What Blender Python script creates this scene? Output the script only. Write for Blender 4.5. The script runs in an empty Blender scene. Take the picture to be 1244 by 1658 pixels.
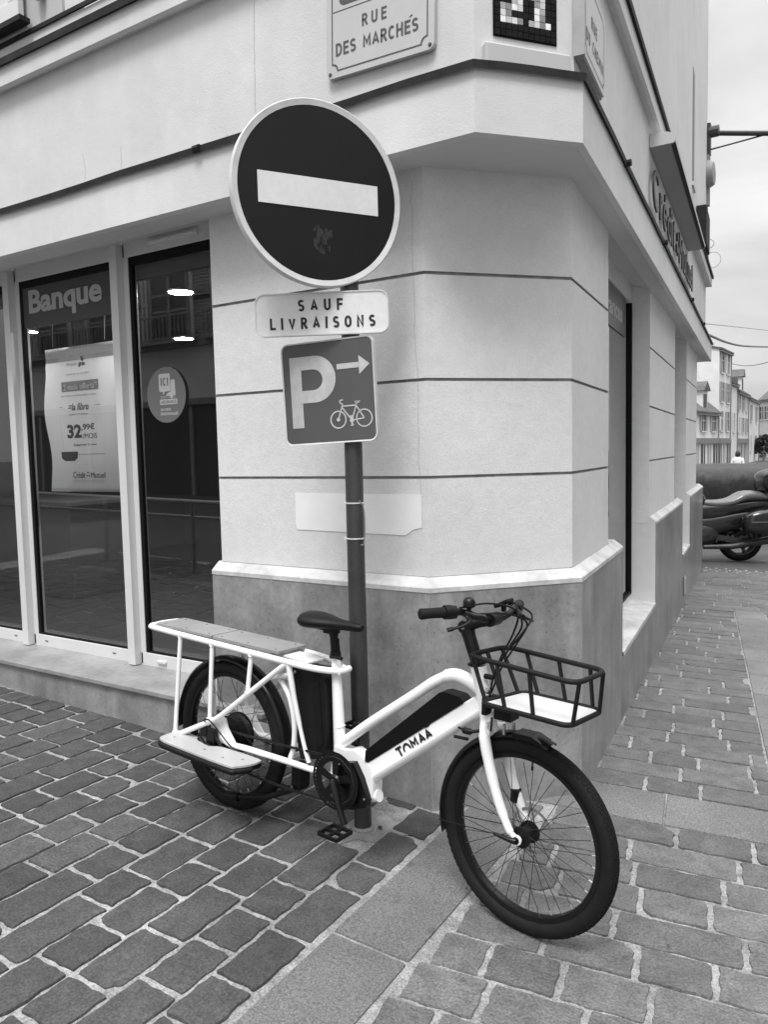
import bpy, math, random
from mathutils import Matrix, Vector
random.seed(7)
R = math.radians
sc = bpy.context.scene
COL = sc.collection

# ------------------------------------------------------------------ camera
EYE = Vector((0.0, 0.0, 1.65)); FPX = 1243.3            # focal length in pixels of a 1244 x 1658 frame
def cam_axes(yaw, pitch, roll):
    f = Vector((math.sin(yaw)*math.cos(pitch), math.cos(yaw)*math.cos(pitch), -math.sin(pitch)))
    r = Vector((math.cos(yaw), -math.sin(yaw), 0)); d = f.cross(r)
    if d.z > 0: d = -d
    return r*math.cos(roll)+d*math.sin(roll), -r*math.sin(roll)+d*math.cos(roll), f
CR, CD, CF = cam_axes(R(-31.97), R(4.477), R(1.281))
cam = bpy.data.objects.new('camera', bpy.data.cameras.new('camera')); COL.objects.link(cam); sc.camera = cam
m = Matrix((CR, -CD, -CF)).transposed().to_4x4(); m.translation = EYE; cam.matrix_world = m
cam.data.sensor_fit = 'VERTICAL'; cam.data.sensor_height = 24; cam.data.lens = FPX/1658*24
cam.data.clip_end = 3000; cam.data.clip_start = .05
def at(px, py, depth):                                   # a point at a chosen real distance
    return EYE + (CR*(px-622)/FPX + CD*(py-829)/FPX + CF)*depth

# ------------------------------------------------------------------ world, sun, exposure
SUN_EL, SUN_AZ = R(62), R(165); SKY_H, SKY_Z = 5.2, 21.0                           # azimuth clockwise from +Y
w = bpy.data.worlds.new('World'); sc.world = w; w.use_nodes = True
nt = w.node_tree; nt.nodes.clear()
N = nt.nodes.new; Lk = nt.links.new
out = N('ShaderNodeOutputWorld'); bg = N('ShaderNodeBackground'); Lk(bg.outputs[0], out.inputs[0])
sky = N('ShaderNodeTexSky'); sky.sky_type = 'NISHITA'; sky.sun_disc = False
sky.sun_elevation = SUN_EL; sky.sun_rotation = SUN_AZ; sky.dust_density = 4; sky.air_density = 1.0
bw = N('ShaderNodeRGBToBW'); Lk(sky.outputs[0], bw.inputs[0])
tc = N('ShaderNodeTexCoord'); mp = N('ShaderNodeMapping'); Lk(tc.outputs['Generated'], mp.inputs[0]); mp.inputs['Scale'].default_value = (1, 1, 2.6)
n1 = N('ShaderNodeTexNoise'); n1.inputs['Scale'].default_value = 2.3; n1.inputs['Detail'].default_value = 7; n1.inputs['Roughness'].default_value = .52
n1.inputs['Distortion'].default_value = .3
Lk(mp.outputs[0], n1.inputs['Vector'])
mr = N('ShaderNodeMapRange'); mr.inputs[1].default_value = .32; mr.inputs[2].default_value = .7; mr.inputs[3].default_value = .66; mr.inputs[4].default_value = 1.3
Lk(n1.outputs[0], mr.inputs[0])
# overcast sky: about three times brighter overhead than at the horizon
sx_ = N('ShaderNodeSeparateXYZ'); Lk(tc.outputs['Generated'], sx_.inputs[0])
gr0 = N('ShaderNodeMapRange'); gr0.interpolation_type = 'SMOOTHSTEP'; gr0.inputs[1].default_value = .42; gr0.inputs[2].default_value = .98; gr0.inputs[3].default_value = SKY_H; gr0.inputs[4].default_value = SKY_Z
Lk(sx_.outputs[2], gr0.inputs[0])
mm0 = N('ShaderNodeMath'); mm0.operation = 'MULTIPLY'; Lk(gr0.outputs[0], mm0.inputs[0]); Lk(mr.outputs[0], mm0.inputs[1])
mx = N('ShaderNodeMix'); mx.data_type = 'FLOAT'; mx.inputs[0].default_value = .88
Lk(bw.outputs[0], mx.inputs[2]); Lk(mm0.outputs[0], mx.inputs[3]); Lk(mx.outputs[0], bg.inputs[0])
bg.inputs[1].default_value = .1
sl = bpy.data.objects.new('sun', bpy.data.lights.new('sun', 'SUN')); COL.objects.link(sl)
sl.data.energy = 1.5; sl.data.angle = R(18); sl.data.color = (1, 1, 1)
sd = Vector((math.sin(SUN_AZ)*math.cos(SUN_EL), math.cos(SUN_AZ)*math.cos(SUN_EL), math.sin(SUN_EL)))
sl.rotation_euler = sd.to_track_quat('Z', 'Y').to_euler()
sc.view_settings.view_transform = 'Standard'; sc.view_settings.look = 'None'
sc.view_settings.exposure = .68; sc.view_settings.gamma = 1

# ------------------------------------------------------------------ materials (a black and white place: every colour is a grey)
def mat(name, v, rough=.7, n=(), bump=(), metal=0, spec=.5, attr=None, streak=0, coat=0, voro=None, emit=0):
    """v grey; n = [(scale, amount, detail)]; bump = [(scale, strength, dist)]"""
    M = bpy.data.materials.new(name); M.use_nodes = True; t = M.node_tree; p = t.nodes['Principled BSDF']
    A = t.nodes.new; L = t.links.new
    p.inputs['Roughness'].default_value = rough; p.inputs['Metallic'].default_value = metal
    p.inputs['Specular IOR Level'].default_value = spec; p.inputs['Coat Weight'].default_value = coat
    p.inputs['Base Color'].default_value = (v, v, v, 1)
    if emit:
        p.inputs['Emission Color'].default_value = (1, 1, 1, 1); p.inputs['Emission Strength'].default_value = emit
    tc = A('ShaderNodeTexCoord'); cur = None
    def mul(a, b):
        x = A('ShaderNodeMath'); x.operation = 'MULTIPLY'
        for i, s in enumerate((a, b)):
            if isinstance(s, (int, float)): x.inputs[i].default_value = s
            else: L(s, x.inputs[i])
        return x.outputs[0]
    cur = v
    if attr:
        a = A('ShaderNodeAttribute'); a.attribute_name = attr; cur = mul(a.outputs['Fac'], v)
    for sc_, am, det in n:
        q = A('ShaderNodeTexNoise'); q.inputs['Scale'].default_value = sc_; q.inputs['Detail'].default_value = det
        L(tc.outputs['Object'], q.inputs['Vector'])
        r_ = A('ShaderNodeMapRange'); r_.inputs[1].default_value = .3; r_.inputs[2].default_value = .7
        r_.inputs[3].default_value = 1-am; r_.inputs[4].default_value = 1+am
        L(q.outputs[0], r_.inputs[0]); cur = mul(r_.outputs[0], cur)
    if streak:
        mpn = A('ShaderNodeMapping'); mpn.inputs['Scale'].default_value = (1, 1, .06); L(tc.outputs['Object'], mpn.inputs[0])
        q = A('ShaderNodeTexNoise'); q.inputs['Scale'].default_value = 9; q.inputs['Detail'].default_value = 5; L(mpn.outputs[0], q.inputs['Vector'])
        r_ = A('ShaderNodeMapRange'); r_.inputs[1].default_value = .38; r_.inputs[2].default_value = .68
        r_.inputs[3].default_value = 1-streak; r_.inputs[4].default_value = 1+streak; L(q.outputs[0], r_.inputs[0]); cur = mul(r_.outputs[0], cur)
    if voro:
        q = A('ShaderNodeTexVoronoi'); q.inputs['Scale'].default_value = voro[0]; L(tc.outputs['Object'], q.inputs['Vector'])
        r_ = A('ShaderNodeMapRange'); r_.inputs[1].default_value = voro[2]; r_.inputs[2].default_value = voro[2]+.06
        r_.inputs[3].default_value = 1-voro[1]; r_.inputs[4].default_value = 1; L(q.outputs['Distance'], r_.inputs[0]); cur = mul(r_.outputs[0], cur)
    if not isinstance(cur, (int, float)):
        cc = A('ShaderNodeCombineColor')
        for i in range(3): L(cur, cc.inputs[i])
        L(cc.outputs[0], p.inputs['Base Color'])
    prev = None
    for sc_, st, di in bump:
        q = A('ShaderNodeTexNoise'); q.inputs['Scale'].default_value = sc_; q.inputs['Detail'].default_value = 6
        L(tc.outputs['Object'], q.inputs['Vector'])
        b = A('ShaderNodeBump'); b.inputs['Strength'].default_value = st; b.inputs['Distance'].default_value = di
        L(q.outputs[0], b.inputs['Height'])
        if prev: L(prev, b.inputs['Normal'])
        prev = b.outputs[0]
    if prev: L(prev, p.inputs['Normal'])
    return M
def glass(name, tint, refl):
    M = bpy.data.materials.new(name); M.use_nodes = True; t = M.node_tree; t.nodes.clear(); A = t.nodes.new; L = t.links.new
    o = A('ShaderNodeOutputMaterial'); mxs = A('ShaderNodeMixShader'); tr = A('ShaderNodeBsdfTransparent'); gl = A('ShaderNodeBsdfGlossy')
    tr.inputs[0].default_value = (tint, tint, tint, 1); gl.inputs['Roughness'].default_value = .004
    fr = A('ShaderNodeFresnel'); fr.inputs[0].default_value = 1.5
    r_ = A('ShaderNodeMapRange'); r_.inputs[1].default_value = 0; r_.inputs[2].default_value = 1; r_.inputs[3].default_value = refl; r_.inputs[4].default_value = 1
    L(fr.outputs[0], r_.inputs[0]); L(r_.outputs[0], mxs.inputs[0]); L(tr.outputs[0], mxs.inputs[1]); L(gl.outputs[0], mxs.inputs[2]); L(mxs.outputs[0], o.inputs[0])
    return M
M = dict(
 plaster=mat('plaster', .68, .88, [(1.3, .05, 4), (14, .035, 5), (110, .05, 3)], [(150, .38, .004), (28, .25, .006)]),
 plaster2=mat('smooth_plaster', .66, .85, [(1.1, .07, 5), (9, .03, 5)], [(170, .35, .004), (8, .2, .012)], streak=.018),
 soffit=mat('soffit_paint', .56, .85, [(2, .05, 4)], [(90, .1, .003)]),
 groove=mat('groove', .30, .9, [(20, .2, 4)]),
 stone=mat('plinth_stone', .255, .30, [(1.7, .30, 7), (6, .20, 7), (45, .12, 5)], [(60, .06, .003)], streak=.12, voro=(30, .35, .11)),
 sill=mat('sill_stone', .27, .45, [(5, .18, 6), (30, .10, 5)], [(70, .12, .003)]),
 cap=mat('cap_stone', .54, .5, [(7, .22, 6), (40, .08, 4)], [(70, .15, .003)]),
 zinc=mat('zinc_flashing', .020, .65, [(12, .35, 5)], [(40, .3, .004)], spec=.2),
 pvc=mat('white_window_frame', .66, .35, [(3, .03, 3)]),
 black=mat('black_gasket', .004, .5, spec=.2), blackp=mat('black_plastic', .005, .5, [(60, .15, 3)], [(300, .12, .001)], spec=.25),
 blackm=mat('black_gloss_metal', .006, .3, [(20, .1, 3)], spec=.3),
 rubber=mat('tyre_rubber', .010, .75, [(30, .15, 4)], [(240, .3, .002)], spec=.2),
 basketm=mat('black_basket_tube', .008, .6, [(30, .15, 3)], [(200, .15, .001)], spec=.25),
 white=mat('white_bike_paint', .86, .25, [(3, .02, 2)], coat=.35),
 flat=mat('white_panel', .60, .4, [(5, .03, 3)]),
 wood=mat('pale_plywood', .25, .5, [(8, .1, 5), (60, .06, 3)], streak=0),
 ply=mat('footboard_top', .46, .38, [(8, .07, 4)]),
 alu=mat('aluminium', .5, .3, [(20, .1, 3)], metal=1),
 steel=mat('spoke_steel', .012, .5, spec=.3),
 pole=mat('grey_post_paint', .036, .42, [(6, .18, 5), (60, .1, 3)], [(90, .12, .002)], streak=.12),
 signback=mat('sign_back_metal', .35, .45, [(8, .1, 4)], metal=.6),
 signrim=mat('sign_rim_enamel', .62, .4, [(10, .14, 5)]),
 signblack=mat('sign_dark_enamel', .007, .6, [(5, .12, 5)], spec=.25),
 signwhite=mat('sign_white_sheet', .70, .45, [(4, .06, 4), (40, .04, 3)]),
 signgrey=mat('sign_mid_grey', .085, .45, [(5, .08, 4)]),
 signpale=mat('sign_pale_worn', .50, .45, [(9, .14, 6), (30, .08, 4)]),
 ink=mat('black_ink', .012, .6), dimink=mat('grey_ink', .10, .6), paleink=mat('pale_ink', .46, .6),
 enamel=mat('street_plate_enamel', .52, .35, [(5, .04, 4)]), enamelink=mat('street_plate_ink', .075, .4),
 brick=mat('paver_left', .058, .75, [(2.2, .12, 4), (14, .22, 6), (110, .42, 4)], [(120, .9, .005), (26, .35, .006)], attr='tone'),
 brickr=mat('paver_right', .125, .48, [(1.5, .14, 5), (12, .2, 6), (120, .38, 4)], [(120, .9, .005), (20, .7, .009)], attr='tone', voro=(7, .3, .045)),
 granite=mat('granite_slab', .145, .7, [(2.2, .22, 5), (130, .42, 3), (300, .35, 2)], [(180, .4, .003)], attr='tone', voro=(5, .3, .07)),
 mortar=mat('mortar', .27, .9, [(2, .3, 6), (16, .25, 5), (120, .4, 4)], [(140, .8, .006)]),
 concrete=mat('concrete_patch', .24, .85, [(14, .2, 6), (140, .2, 4)], [(120, .7, .006), (20, .5, .01)]),
 asphalt=mat('asphalt', .07, .85, [(2, .12, 4), (200, .3, 3)], [(200, .6, .004)]),
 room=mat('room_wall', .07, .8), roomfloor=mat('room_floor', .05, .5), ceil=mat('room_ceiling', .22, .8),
 lamp=mat('lamp_diffuser', .8, .5, emit=150),
 paper=mat('poster_paper', .85, .55, [(3, .05, 4)]),
 glassL=glass('shop_glass', .95, .10), glassR=glass('side_glass', .35, .42),
 banner=mat('banner_film', .055, .5), bannerR=mat('banner_film_side', .05, .4), bannertext=mat('banner_letters', .40, .5), disc=mat('sticker_disc', .15, .5), discp=mat('sticker_pale', .50, .5),
 housew=mat('far_white_render', .72, .85, [(.4, .08, 5), (2, .05, 4)]), houseg=mat('far_grey_render', .50, .85, [(.4, .12, 5), (3, .08, 4)]),
 roof=mat('far_slate_roof', .10, .7, [(1, .2, 4), (8, .2, 3)]), dark=mat('dark_opening', .03, .4), shutter=mat('grey_shutter', .34, .6), midg=mat('mid_grey_paint', .2, .6),
 tarp=mat('black_tarpaulin', .012, .38, [(3, .25, 5)], [(2.5, .5, .06), (14, .25, .015)]),
 seatcov=mat('moto_silver_vinyl', .13, .28, [(4, .1, 4)], [(7, .5, .02)], coat=.3),
 motob=mat('moto_black_paint', .016, .2, [(5, .1, 3)], coat=.4), motog=mat('moto_engine_metal', .09, .4, [(20, .3, 4)], metal=.8),
 leaf=mat('dark_leaves', .05, .6, [(6, .4, 4)]), skin=mat('skin', .3, .6), cloth=mat('pale_cloth', .75, .8), hair=mat('dark_hair', .02, .6),
 residue=mat('white_paper_patch', .86, .6, [(10, .03, 4)]), tile=mat('mosaic_tile', 1.0, .5, [(60, .1, 3)], attr='tone', spec=.15),
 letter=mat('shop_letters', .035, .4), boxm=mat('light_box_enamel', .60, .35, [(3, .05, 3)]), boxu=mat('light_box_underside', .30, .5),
 tactile=mat('tactile_stud', .28, .6), stud2=mat('sticker_residue', .018, .6, [(60, .6, 5)]),
)

_t = M['paper'].node_tree; _p = _t.nodes['Principled BSDF']; _o = [q for q in _t.nodes if q.type == 'OUTPUT_MATERIAL'][0]
_tl = _t.nodes.new('ShaderNodeBsdfTranslucent'); _tl.inputs[0].default_value = (.95, .95, .95, 1); _mx = _t.nodes.new('ShaderNodeMixShader'); _mx.inputs[0].default_value = .6
_t.links.new(_p.outputs[0], _mx.inputs[1]); _t.links.new(_tl.outputs[0], _mx.inputs[2]); _t.links.new(_mx.outputs[0], _o.inputs[0])

# ------------------------------------------------------------------ mesh helpers
def frame_m(o, x, y):
    x = Vector(x).normalized(); z = x.cross(Vector(y)).normalized(); y = z.cross(x)
    mm = Matrix((x, y, z)).transposed().to_4x4(); mm.translation = Vector(o); return mm
def curve(pts, n=6, closed=False):
    P = [Vector(p) for p in pts]; out = []; k = len(P)
    for i in range(k if closed else k-1):
        a = P[(i-1) % k] if closed or i > 0 else P[0]*2-P[1]
        b = P[i]; c = P[(i+1) % k]
        d = P[(i+2) % k] if closed or i+2 < k else P[-1]*2-P[-2]
        for j in range(n):
            t = j/n
            out.append(.5*((2*b)+(c-a)*t+(2*a-5*b+4*c-d)*t*t+(3*b-a-3*c+d)*t**3))
    if not closed: out.append(P[-1])
    return out
class MB:
    def __init__(s): s.v = []; s.f = []; s.m = []; s.tone = []; s.T = Matrix.Identity(4)
    def add(s, vs, fs, mi=0, tone=1.0, T=None):
        T = T if T is not None else s.T
        b = len(s.v); s.v += [T @ Vector(p) for p in vs]; s.f += [[i+b for i in f] for f in fs]
        s.m += [mi]*len(fs); s.tone += [tone]*len(vs); return s
    def box(s, lo, hi, mi=0, T=None, tone=1.0):
        x0, y0, z0 = lo; x1, y1, z1 = hi
        v = [(x0,y0,z0),(x1,y0,z0),(x1,y1,z0),(x0,y1,z0),(x0,y0,z1),(x1,y0,z1),(x1,y1,z1),(x0,y1,z1)]
        return s.add(v, [(0,3,2,1),(4,5,6,7),(0,1,5,4),(1,2,6,5),(2,3,7,6),(3,0,4,7)], mi, tone, T)
    def prism(s, poly, z0, z1, mi=0, T=None, tone=1.0, sidem=None):
        n = len(poly); a = sum(poly[i][0]*poly[(i+1) % n][1]-poly[(i+1) % n][0]*poly[i][1] for i in range(n))
        if a < 0: poly = poly[::-1]
        f0 = z0 if callable(z0) else (lambda x, y: z0); f1 = z1 if callable(z1) else (lambda x, y: z1)
        v = [(x, y, f0(x, y)) for x, y in poly]+[(x, y, f1(x, y)) for x, y in poly]
        s.add(v, [list(range(n))[::-1], list(range(n, 2*n))], mi, tone, T)
        return s.add(v, [(i, (i+1) % n, n+(i+1) % n, n+i) for i in range(n)], mi if sidem is None else sidem, tone, T)
    def tube(s, pts, r, n=10, mi=0, T=None, closed=False, caps=True, flat=1.0):
        P = [Vector(p) for p in pts]; k = len(P)
        rr = r if isinstance(r, (list, tuple)) else [r]*k
        if len(rr) != k:
            rr = [rr[0]+(rr[-1]-rr[0])*i/(k-1) for i in range(k)] if len(rr) == 2 else [rr[min(len(rr)-1, int(i*len(rr)/k))] for i in range(k)]
        def tan(i):
            a = P[(i-1) % k] if closed or i > 0 else P[i]; b = P[(i+1) % k] if closed or i < k-1 else P[i]
            return (b-a).normalized()
        t0 = tan(0); up = Vector((0, 0, 1)) if abs(t0.z) < .9 else Vector((0, 1, 0))
        u = t0.cross(up).normalized(); v = []; 
        for i in range(k):
            t = tan(i); u = (u-t*u.dot(t)).normalized(); q = t.cross(u)
            for j in range(n):
                a = 2*math.pi*j/n; v.append(P[i]+(u*math.cos(a)+q*math.sin(a)*flat)*rr[i])
        f = [(i*n+j, i*n+(j+1) % n, ((i+1) % k)*n+(j+1) % n, ((i+1) % k)*n+j) for i in range(k if closed else k-1) for j in range(n)]
        if not closed and caps: f += [list(range(n))[::-1], list(range((k-1)*n, k*n))]
        return s.add(v, f, mi, 1.0, T)
    def lathe(s, prof, n=48, mi=0, T=None, closed=False, a0=0, a1=2*math.pi):
        """prof = [(radius, axial)] about local Z"""
        full = abs(a1-a0-2*math.pi) < 1e-6; k = len(prof); cnt = n if full else n+1; v = []
        for i in range(cnt):
            a = a0+(a1-a0)*i/n
            v += [(r*math.cos(a), r*math.sin(a), z) for r, z in prof]
        f = []
        for i in range(n):
            j = (i+1) % cnt
            for q in range(k if closed else k-1):
                f.append((i*k+q, j*k+q, j*k+(q+1) % k, i*k+(q+1) % k))
        if not full and closed: f += [list(range(k))[::-1], list(range((cnt-1)*k, cnt*k))]
        return s.add(v, f, mi, 1.0, T)
    def build(s, name, mats, parent=None, smooth=None, bevel=0, mw=None):
        me = bpy.data.meshes.new(name); me.from_pydata([tuple(p) for p in s.v], [], s.f); me.validate()
        for x in (mats if isinstance(mats, (list, tuple)) else [mats]): me.materials.append(x)
        if len(me.polygons) == len(s.m): me.polygons.foreach_set('material_index', s.m)
        if any(t != 1.0 for t in s.tone):
            at_ = me.attributes.new('tone', 'FLOAT', 'POINT'); at_.data.foreach_set('value', s.tone)
        elif True:
            at_ = me.attributes.new('tone', 'FLOAT', 'POINT'); at_.data.foreach_set('value', [1.0]*len(me.vertices))
        if smooth:
            me.shade_smooth(); me.set_sharp_from_angle(angle=R(smooth))
        me.update()
        o = bpy.data.objects.new(name, me); COL.objects.link(o)
        if parent: o.parent = parent
        if mw is not None: o.matrix_local = mw
        if bevel:
            b = o.modifiers.new('bevel', 'BEVEL'); b.width = bevel; b.segments = 2; b.limit_method = 'ANGLE'
        return o
def empty(name, loc=(0, 0, 0), label=None, cat=None, group=None, mw=None, parent=None):
    o = bpy.data.objects.new(name, None); COL.objects.link(o); o.location = loc; o.empty_display_size = .1
    if parent: o.parent = parent
    if mw is not None: o.matrix_local = mw
    if label: tag(o, label, cat, group)
    return o
def tag(o, label=None, cat=None, group=None, kind=None):
    if label: o['label'] = label
    if cat: o['category'] = cat
    if group: o['group'] = group
    if kind: o['kind'] = kind
    return o
def rrect(w, h, r, n=5, cx=0, cy=0):
    p = []
    for sx, sy, a in ((1, 1, 0), (-1, 1, 90), (-1, -1, 180), (1, -1, 270)):
        for i in range(n+1):
            t = R(a+90*i/n); p.append((cx+sx*(w/2-r)+r*math.cos(t), cy+sy*(h/2-r)+r*math.sin(t)))
    return p
def circ(r, n=40, cx=0, cy=0): return [(cx+r*math.cos(2*math.pi*i/n), cy+r*math.sin(2*math.pi*i/n)) for i in range(n)]
def text_mesh(s, w=None, h=None, bold=0.0, depth=.001, spacing=1.0, shear=0):
    cu = bpy.data.curves.new('t', 'FONT'); cu.body = s; cu.size = 1; cu.offset = bold; cu.space_character = spacing; cu.align_x = 'LEFT'; cu.shear = shear
    cu.extrude = .5; cu.resolution_u = 4
    o = bpy.data.objects.new('t', cu); COL.objects.link(o)
    dg = bpy.context.evaluated_depsgraph_get(); dg.update()
    me = bpy.data.meshes.new_from_object(o.evaluated_get(dg)); bpy.data.objects.remove(o); bpy.data.curves.remove(cu)
    xs = [v.co.x for v in me.vertices]; ys = [v.co.y for v in me.vertices]
    x0, x1, y0, y1 = min(xs), max(xs), min(ys), max(ys)
    sy = h/(y1-y0) if h else w/(x1-x0); sx = w/(x1-x0) if w else sy
    for v in me.vertices:
        v.co.x = (v.co.x-(x0+x1)/2)*sx; v.co.y = (v.co.y-(y0+y1)/2)*sy; v.co.z = (v.co.z+.5)*depth
    return me
def text(name, s, mt, T, parent=None, x=0, y=0, z=0, **k):
    """flat raised lettering; T places the plate (x right, y up, z out)"""
    me = text_mesh(s, **k); me.materials.append(mt); me.name = name
    o = bpy.data.objects.new(name, me); COL.objects.link(o)
    if parent: o.parent = parent
    o.matrix_local = T @ Matrix.Translation((x, y, z)); return o

def _arc(cx, cy, rx, ry, a0, a1, n=10): return [(cx+rx*math.cos(R(a0+(a1-a0)*i/n)), cy+ry*math.sin(R(a0+(a1-a0)*i/n))) for i in range(n+1)]
GLY = {
 'A': (.66, [[(0, 0), (.33, 1), (.66, 0)], [(.13, .30), (.53, .30)]]), 'C': (.56, [_arc(.30, .5, .30, .5, 48, 312, 18)]),
 'D': (.58, [[(0, 0), (0, 1), (.22, 1)]+_arc(.22, .5, .36, .5, 90, -90, 14)[1:]+[(0, 0)]]), 'E': (.48, [[(.48, 1), (0, 1), (0, 0), (.48, 0)], [(0, .52), (.42, .52)]]),
 'F': (.48, [[(.48, 1), (0, 1), (0, 0)], [(0, .5), (.42, .5)]]), 'G': (.6, [_arc(.30, .5, .30, .5, 48, 330, 18)+[(.6, .45), (.34, .45)]]),
 'H': (.58, [[(0, 0), (0, 1)], [(.58, 0), (.58, 1)], [(0, .52), (.58, .52)]]), 'I': (.0, [[(0, 0), (0, 1)]]), 'L': (.46, [[(0, 1), (0, 0), (.46, 0)]]),
 'M': (.72, [[(0, 0), (0, 1), (.36, .32), (.72, 1), (.72, 0)]]), 'N': (.58, [[(0, 0), (0, 1), (.58, 0), (.58, 1)]]),
 'O': (.6, [_arc(.3, .62, .3, .38, 0, 180, 12)+_arc(.3, .38, .3, .38, 180, 360, 12)+[(.6, .62)]]), 'P': (.5, [[(0, 0), (0, 1), (.24, 1)]+_arc(.24, .74, .26, .26, 90, -90, 8)[1:]+[(0, .48)]]),
 'R': (.54, [[(0, 0), (0, 1), (.24, 1)]+_arc(.24, .74, .26, .26, 90, -90, 8)[1:]+[(0, .48)], [(.24, .48), (.54, 0)]]),
 'S': (.52, [_arc(.26, .75, .26, .25, 30, 270, 12)+_arc(.26, .25, .26, .25, 90, -150, 12)[1:]]), 'T': (.56, [[(0, 1), (.56, 1)], [(.28, 1), (.28, 0)]]),
 'U': (.58, [[(0, 1), (0, .3)]+_arc(.29, .3, .29, .3, 180, 360, 10)[1:]+[(.58, 1)]]), 'V': (.62, [[(0, 1), (.31, 0), (.62, 1)]]), 'Y': (.6, [[(0, 1), (.3, .45), (.3, 0)], [(.6, 1), (.3, .45)]]),
 'Z': (.52, [[(0, 1), (.52, 1), (0, 0), (.52, 0)]]), '-': (.3, [[(0, .45), (.3, .45)]]), ' ': (.35, []), '^': (.6, [_arc(.3, .36, .3, .64, -12, 192, 14)]), "'": (.5, [[(0, 0), (.25, .12)]]),
}
def stroke(name, s, mt, T, parent, x=0, y=0, w=1, h=.1, t=.16, kx=1.0, depth=.001):
    """one object per word: even strokes of width t*h, tracking chosen so the word spans w"""
    tt = t*h; H_ = h-tt; ws_ = [GLY[c][0]*H_*kx for c in s]; tot = sum(ws_)+tt; gap = (w-tot)/max(1, len(s)-1) if len(s) > 1 else 0
    cx = -w/2+tt/2; b = MB(); zi = 0
    for c, wc in zip(s, ws_):
        for poly in GLY[c][1]:
            p = [Vector((cx+px*H_*kx, -H_/2+py_*H_, 0)) for px, py_ in poly]; k = len(p); Lf, Rt = [], []
            closed = (p[0]-p[-1]).length < 1e-6
            for i in range(k):
                if closed and i in (0, k-1): d0 = (p[-1]-p[-2]).normalized(); d1 = (p[1]-p[0]).normalized()
                else: d0 = (p[i]-p[i-1]).normalized() if i > 0 else (p[1]-p[0]).normalized(); d1 = (p[i+1]-p[i]).normalized() if i < k-1 else d0
                n0 = Vector((-d0.y, d0.x, 0)); n1 = Vector((-d1.y, d1.x, 0)); mn = (n0+n1)
                if mn.length < 1e-3: mn = n0
                mn.normalize(); ml = min(2.0, 1/max(.3, mn.dot(n0)))*tt/2
                e0 = 0 if closed else (tt/2 if i == 0 else 0); e1 = 0 if closed else (tt/2 if i == k-1 else 0)
                ext = -d1*e0 if i == 0 else (d0*e1 if i == k-1 else Vector((0, 0, 0)))
                Lf.append(p[i]+mn*ml+ext*(1 if c in 'HTLEFIN-UDPR' else .0)); Rt.append(p[i]-mn*ml+ext*(1 if c in 'HTLEFIN-UDPR' else .0))
            z = depth+zi*.00004; zi = (zi+1) % 3
            V = [(q.x, q.y, z) for q in Lf+Rt]
            b.add(V, [(i, k+i, k+i+1, i+1) for i in range(k-1)], T=T @ Matrix.Translation((x, y, 0)))
        cx += wc+gap
    return b.build(name, mt, parent)

# ------------------------------------------------------------------ ground heights and building plan
def gz(x, y):
    xc = max(-14, min(6, x)); yc = max(-8, y)
    if yc > 20: yc = 20+4*math.tanh((yc-20)/8)
    return -.034*(xc+1.648)-.0275*(yc-3.007)
P1 = Vector((-1.648, 3.007)); P2 = Vector((-1.125, 3.576))
aR = R(-5.845); uR = Vector((math.sin(aR), math.cos(aR))); nR = Vector((math.cos(aR), -math.sin(aR)))
def rp(s, off): return P2+uR*s+nR*off                    # on the right-hand face: along, outward
def xy(v): return (v[0], v[1])
XL = -9.0; SEND = 8.9
def ring(offL, offR, K1=None, K2=None, x0=XL, s1=SEND):
    """plan polyline: left face, chamfer, right face"""
    yL = P1.y-offL
    if K1 is None:
        dC = (P2-P1).normalized(); nC = Vector((dC.y, -dC.x)); q = P1+nC*offL
        t = (yL-q.y)/dC.y; K1 = q+dC*t
        # right corner: intersect chamfer line (offset average) with right line
        q2 = P1+nC*offR; b = P2+nR*offR; den = dC.x*uR.y-dC.y*uR.x
        t2 = ((b.x-q2.x)*uR.y-(b.y-q2.y)*uR.x)/den; K2 = q2+dC*t2
    return [Vector((x0, yL)), Vector(K1), Vector(K2), rp(s1, offR)]
FK1, FK2 = Vector((-1.313, 2.838)), Vector((-.996, 3.193))
UK1, UK2 = Vector((-1.413, 3.057)), Vector((-1.111, 3.434))
wallK = ring(-.05, -.05)

# ------------------------------------------------------------------ setting: ground
def grid_ground():
    b = MB(); xs = [-400, -120, -60, -30, -20, -14]+[-13+.5*i for i in range(38)]+[6, 10, 20, 40, 100, 400]
    ys = [-400, -100, -30, -14, -8]+[-7+.5*i for i in range(54)]+[20.5+.75*i for i in range(24)]+[45, 60, 100, 200, 500]
    v = [(x, y, gz(x, y)-.007) for y in ys for x in xs]; n = len(xs)
    f = [(j*n+i, j*n+i+1, (j+1)*n+i+1, (j+1)*n+i) for j in range(len(ys)-1) for i in range(n-1)]
    mi = []
    b.add(v, f)
    for k, q in enumerate(f):
        cx = sum(v[i][0] for i in q)/4; cy = sum(v[i][1] for i in q)/4
        b.m[k] = 0 if (-9.5 < cx < 3.0 and -.5 < cy < 12.6) else 1
    return b.build('ground', [M['mortar'], M['asphalt']], smooth=60)
tag(grid_ground(), kind='structure')

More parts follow.
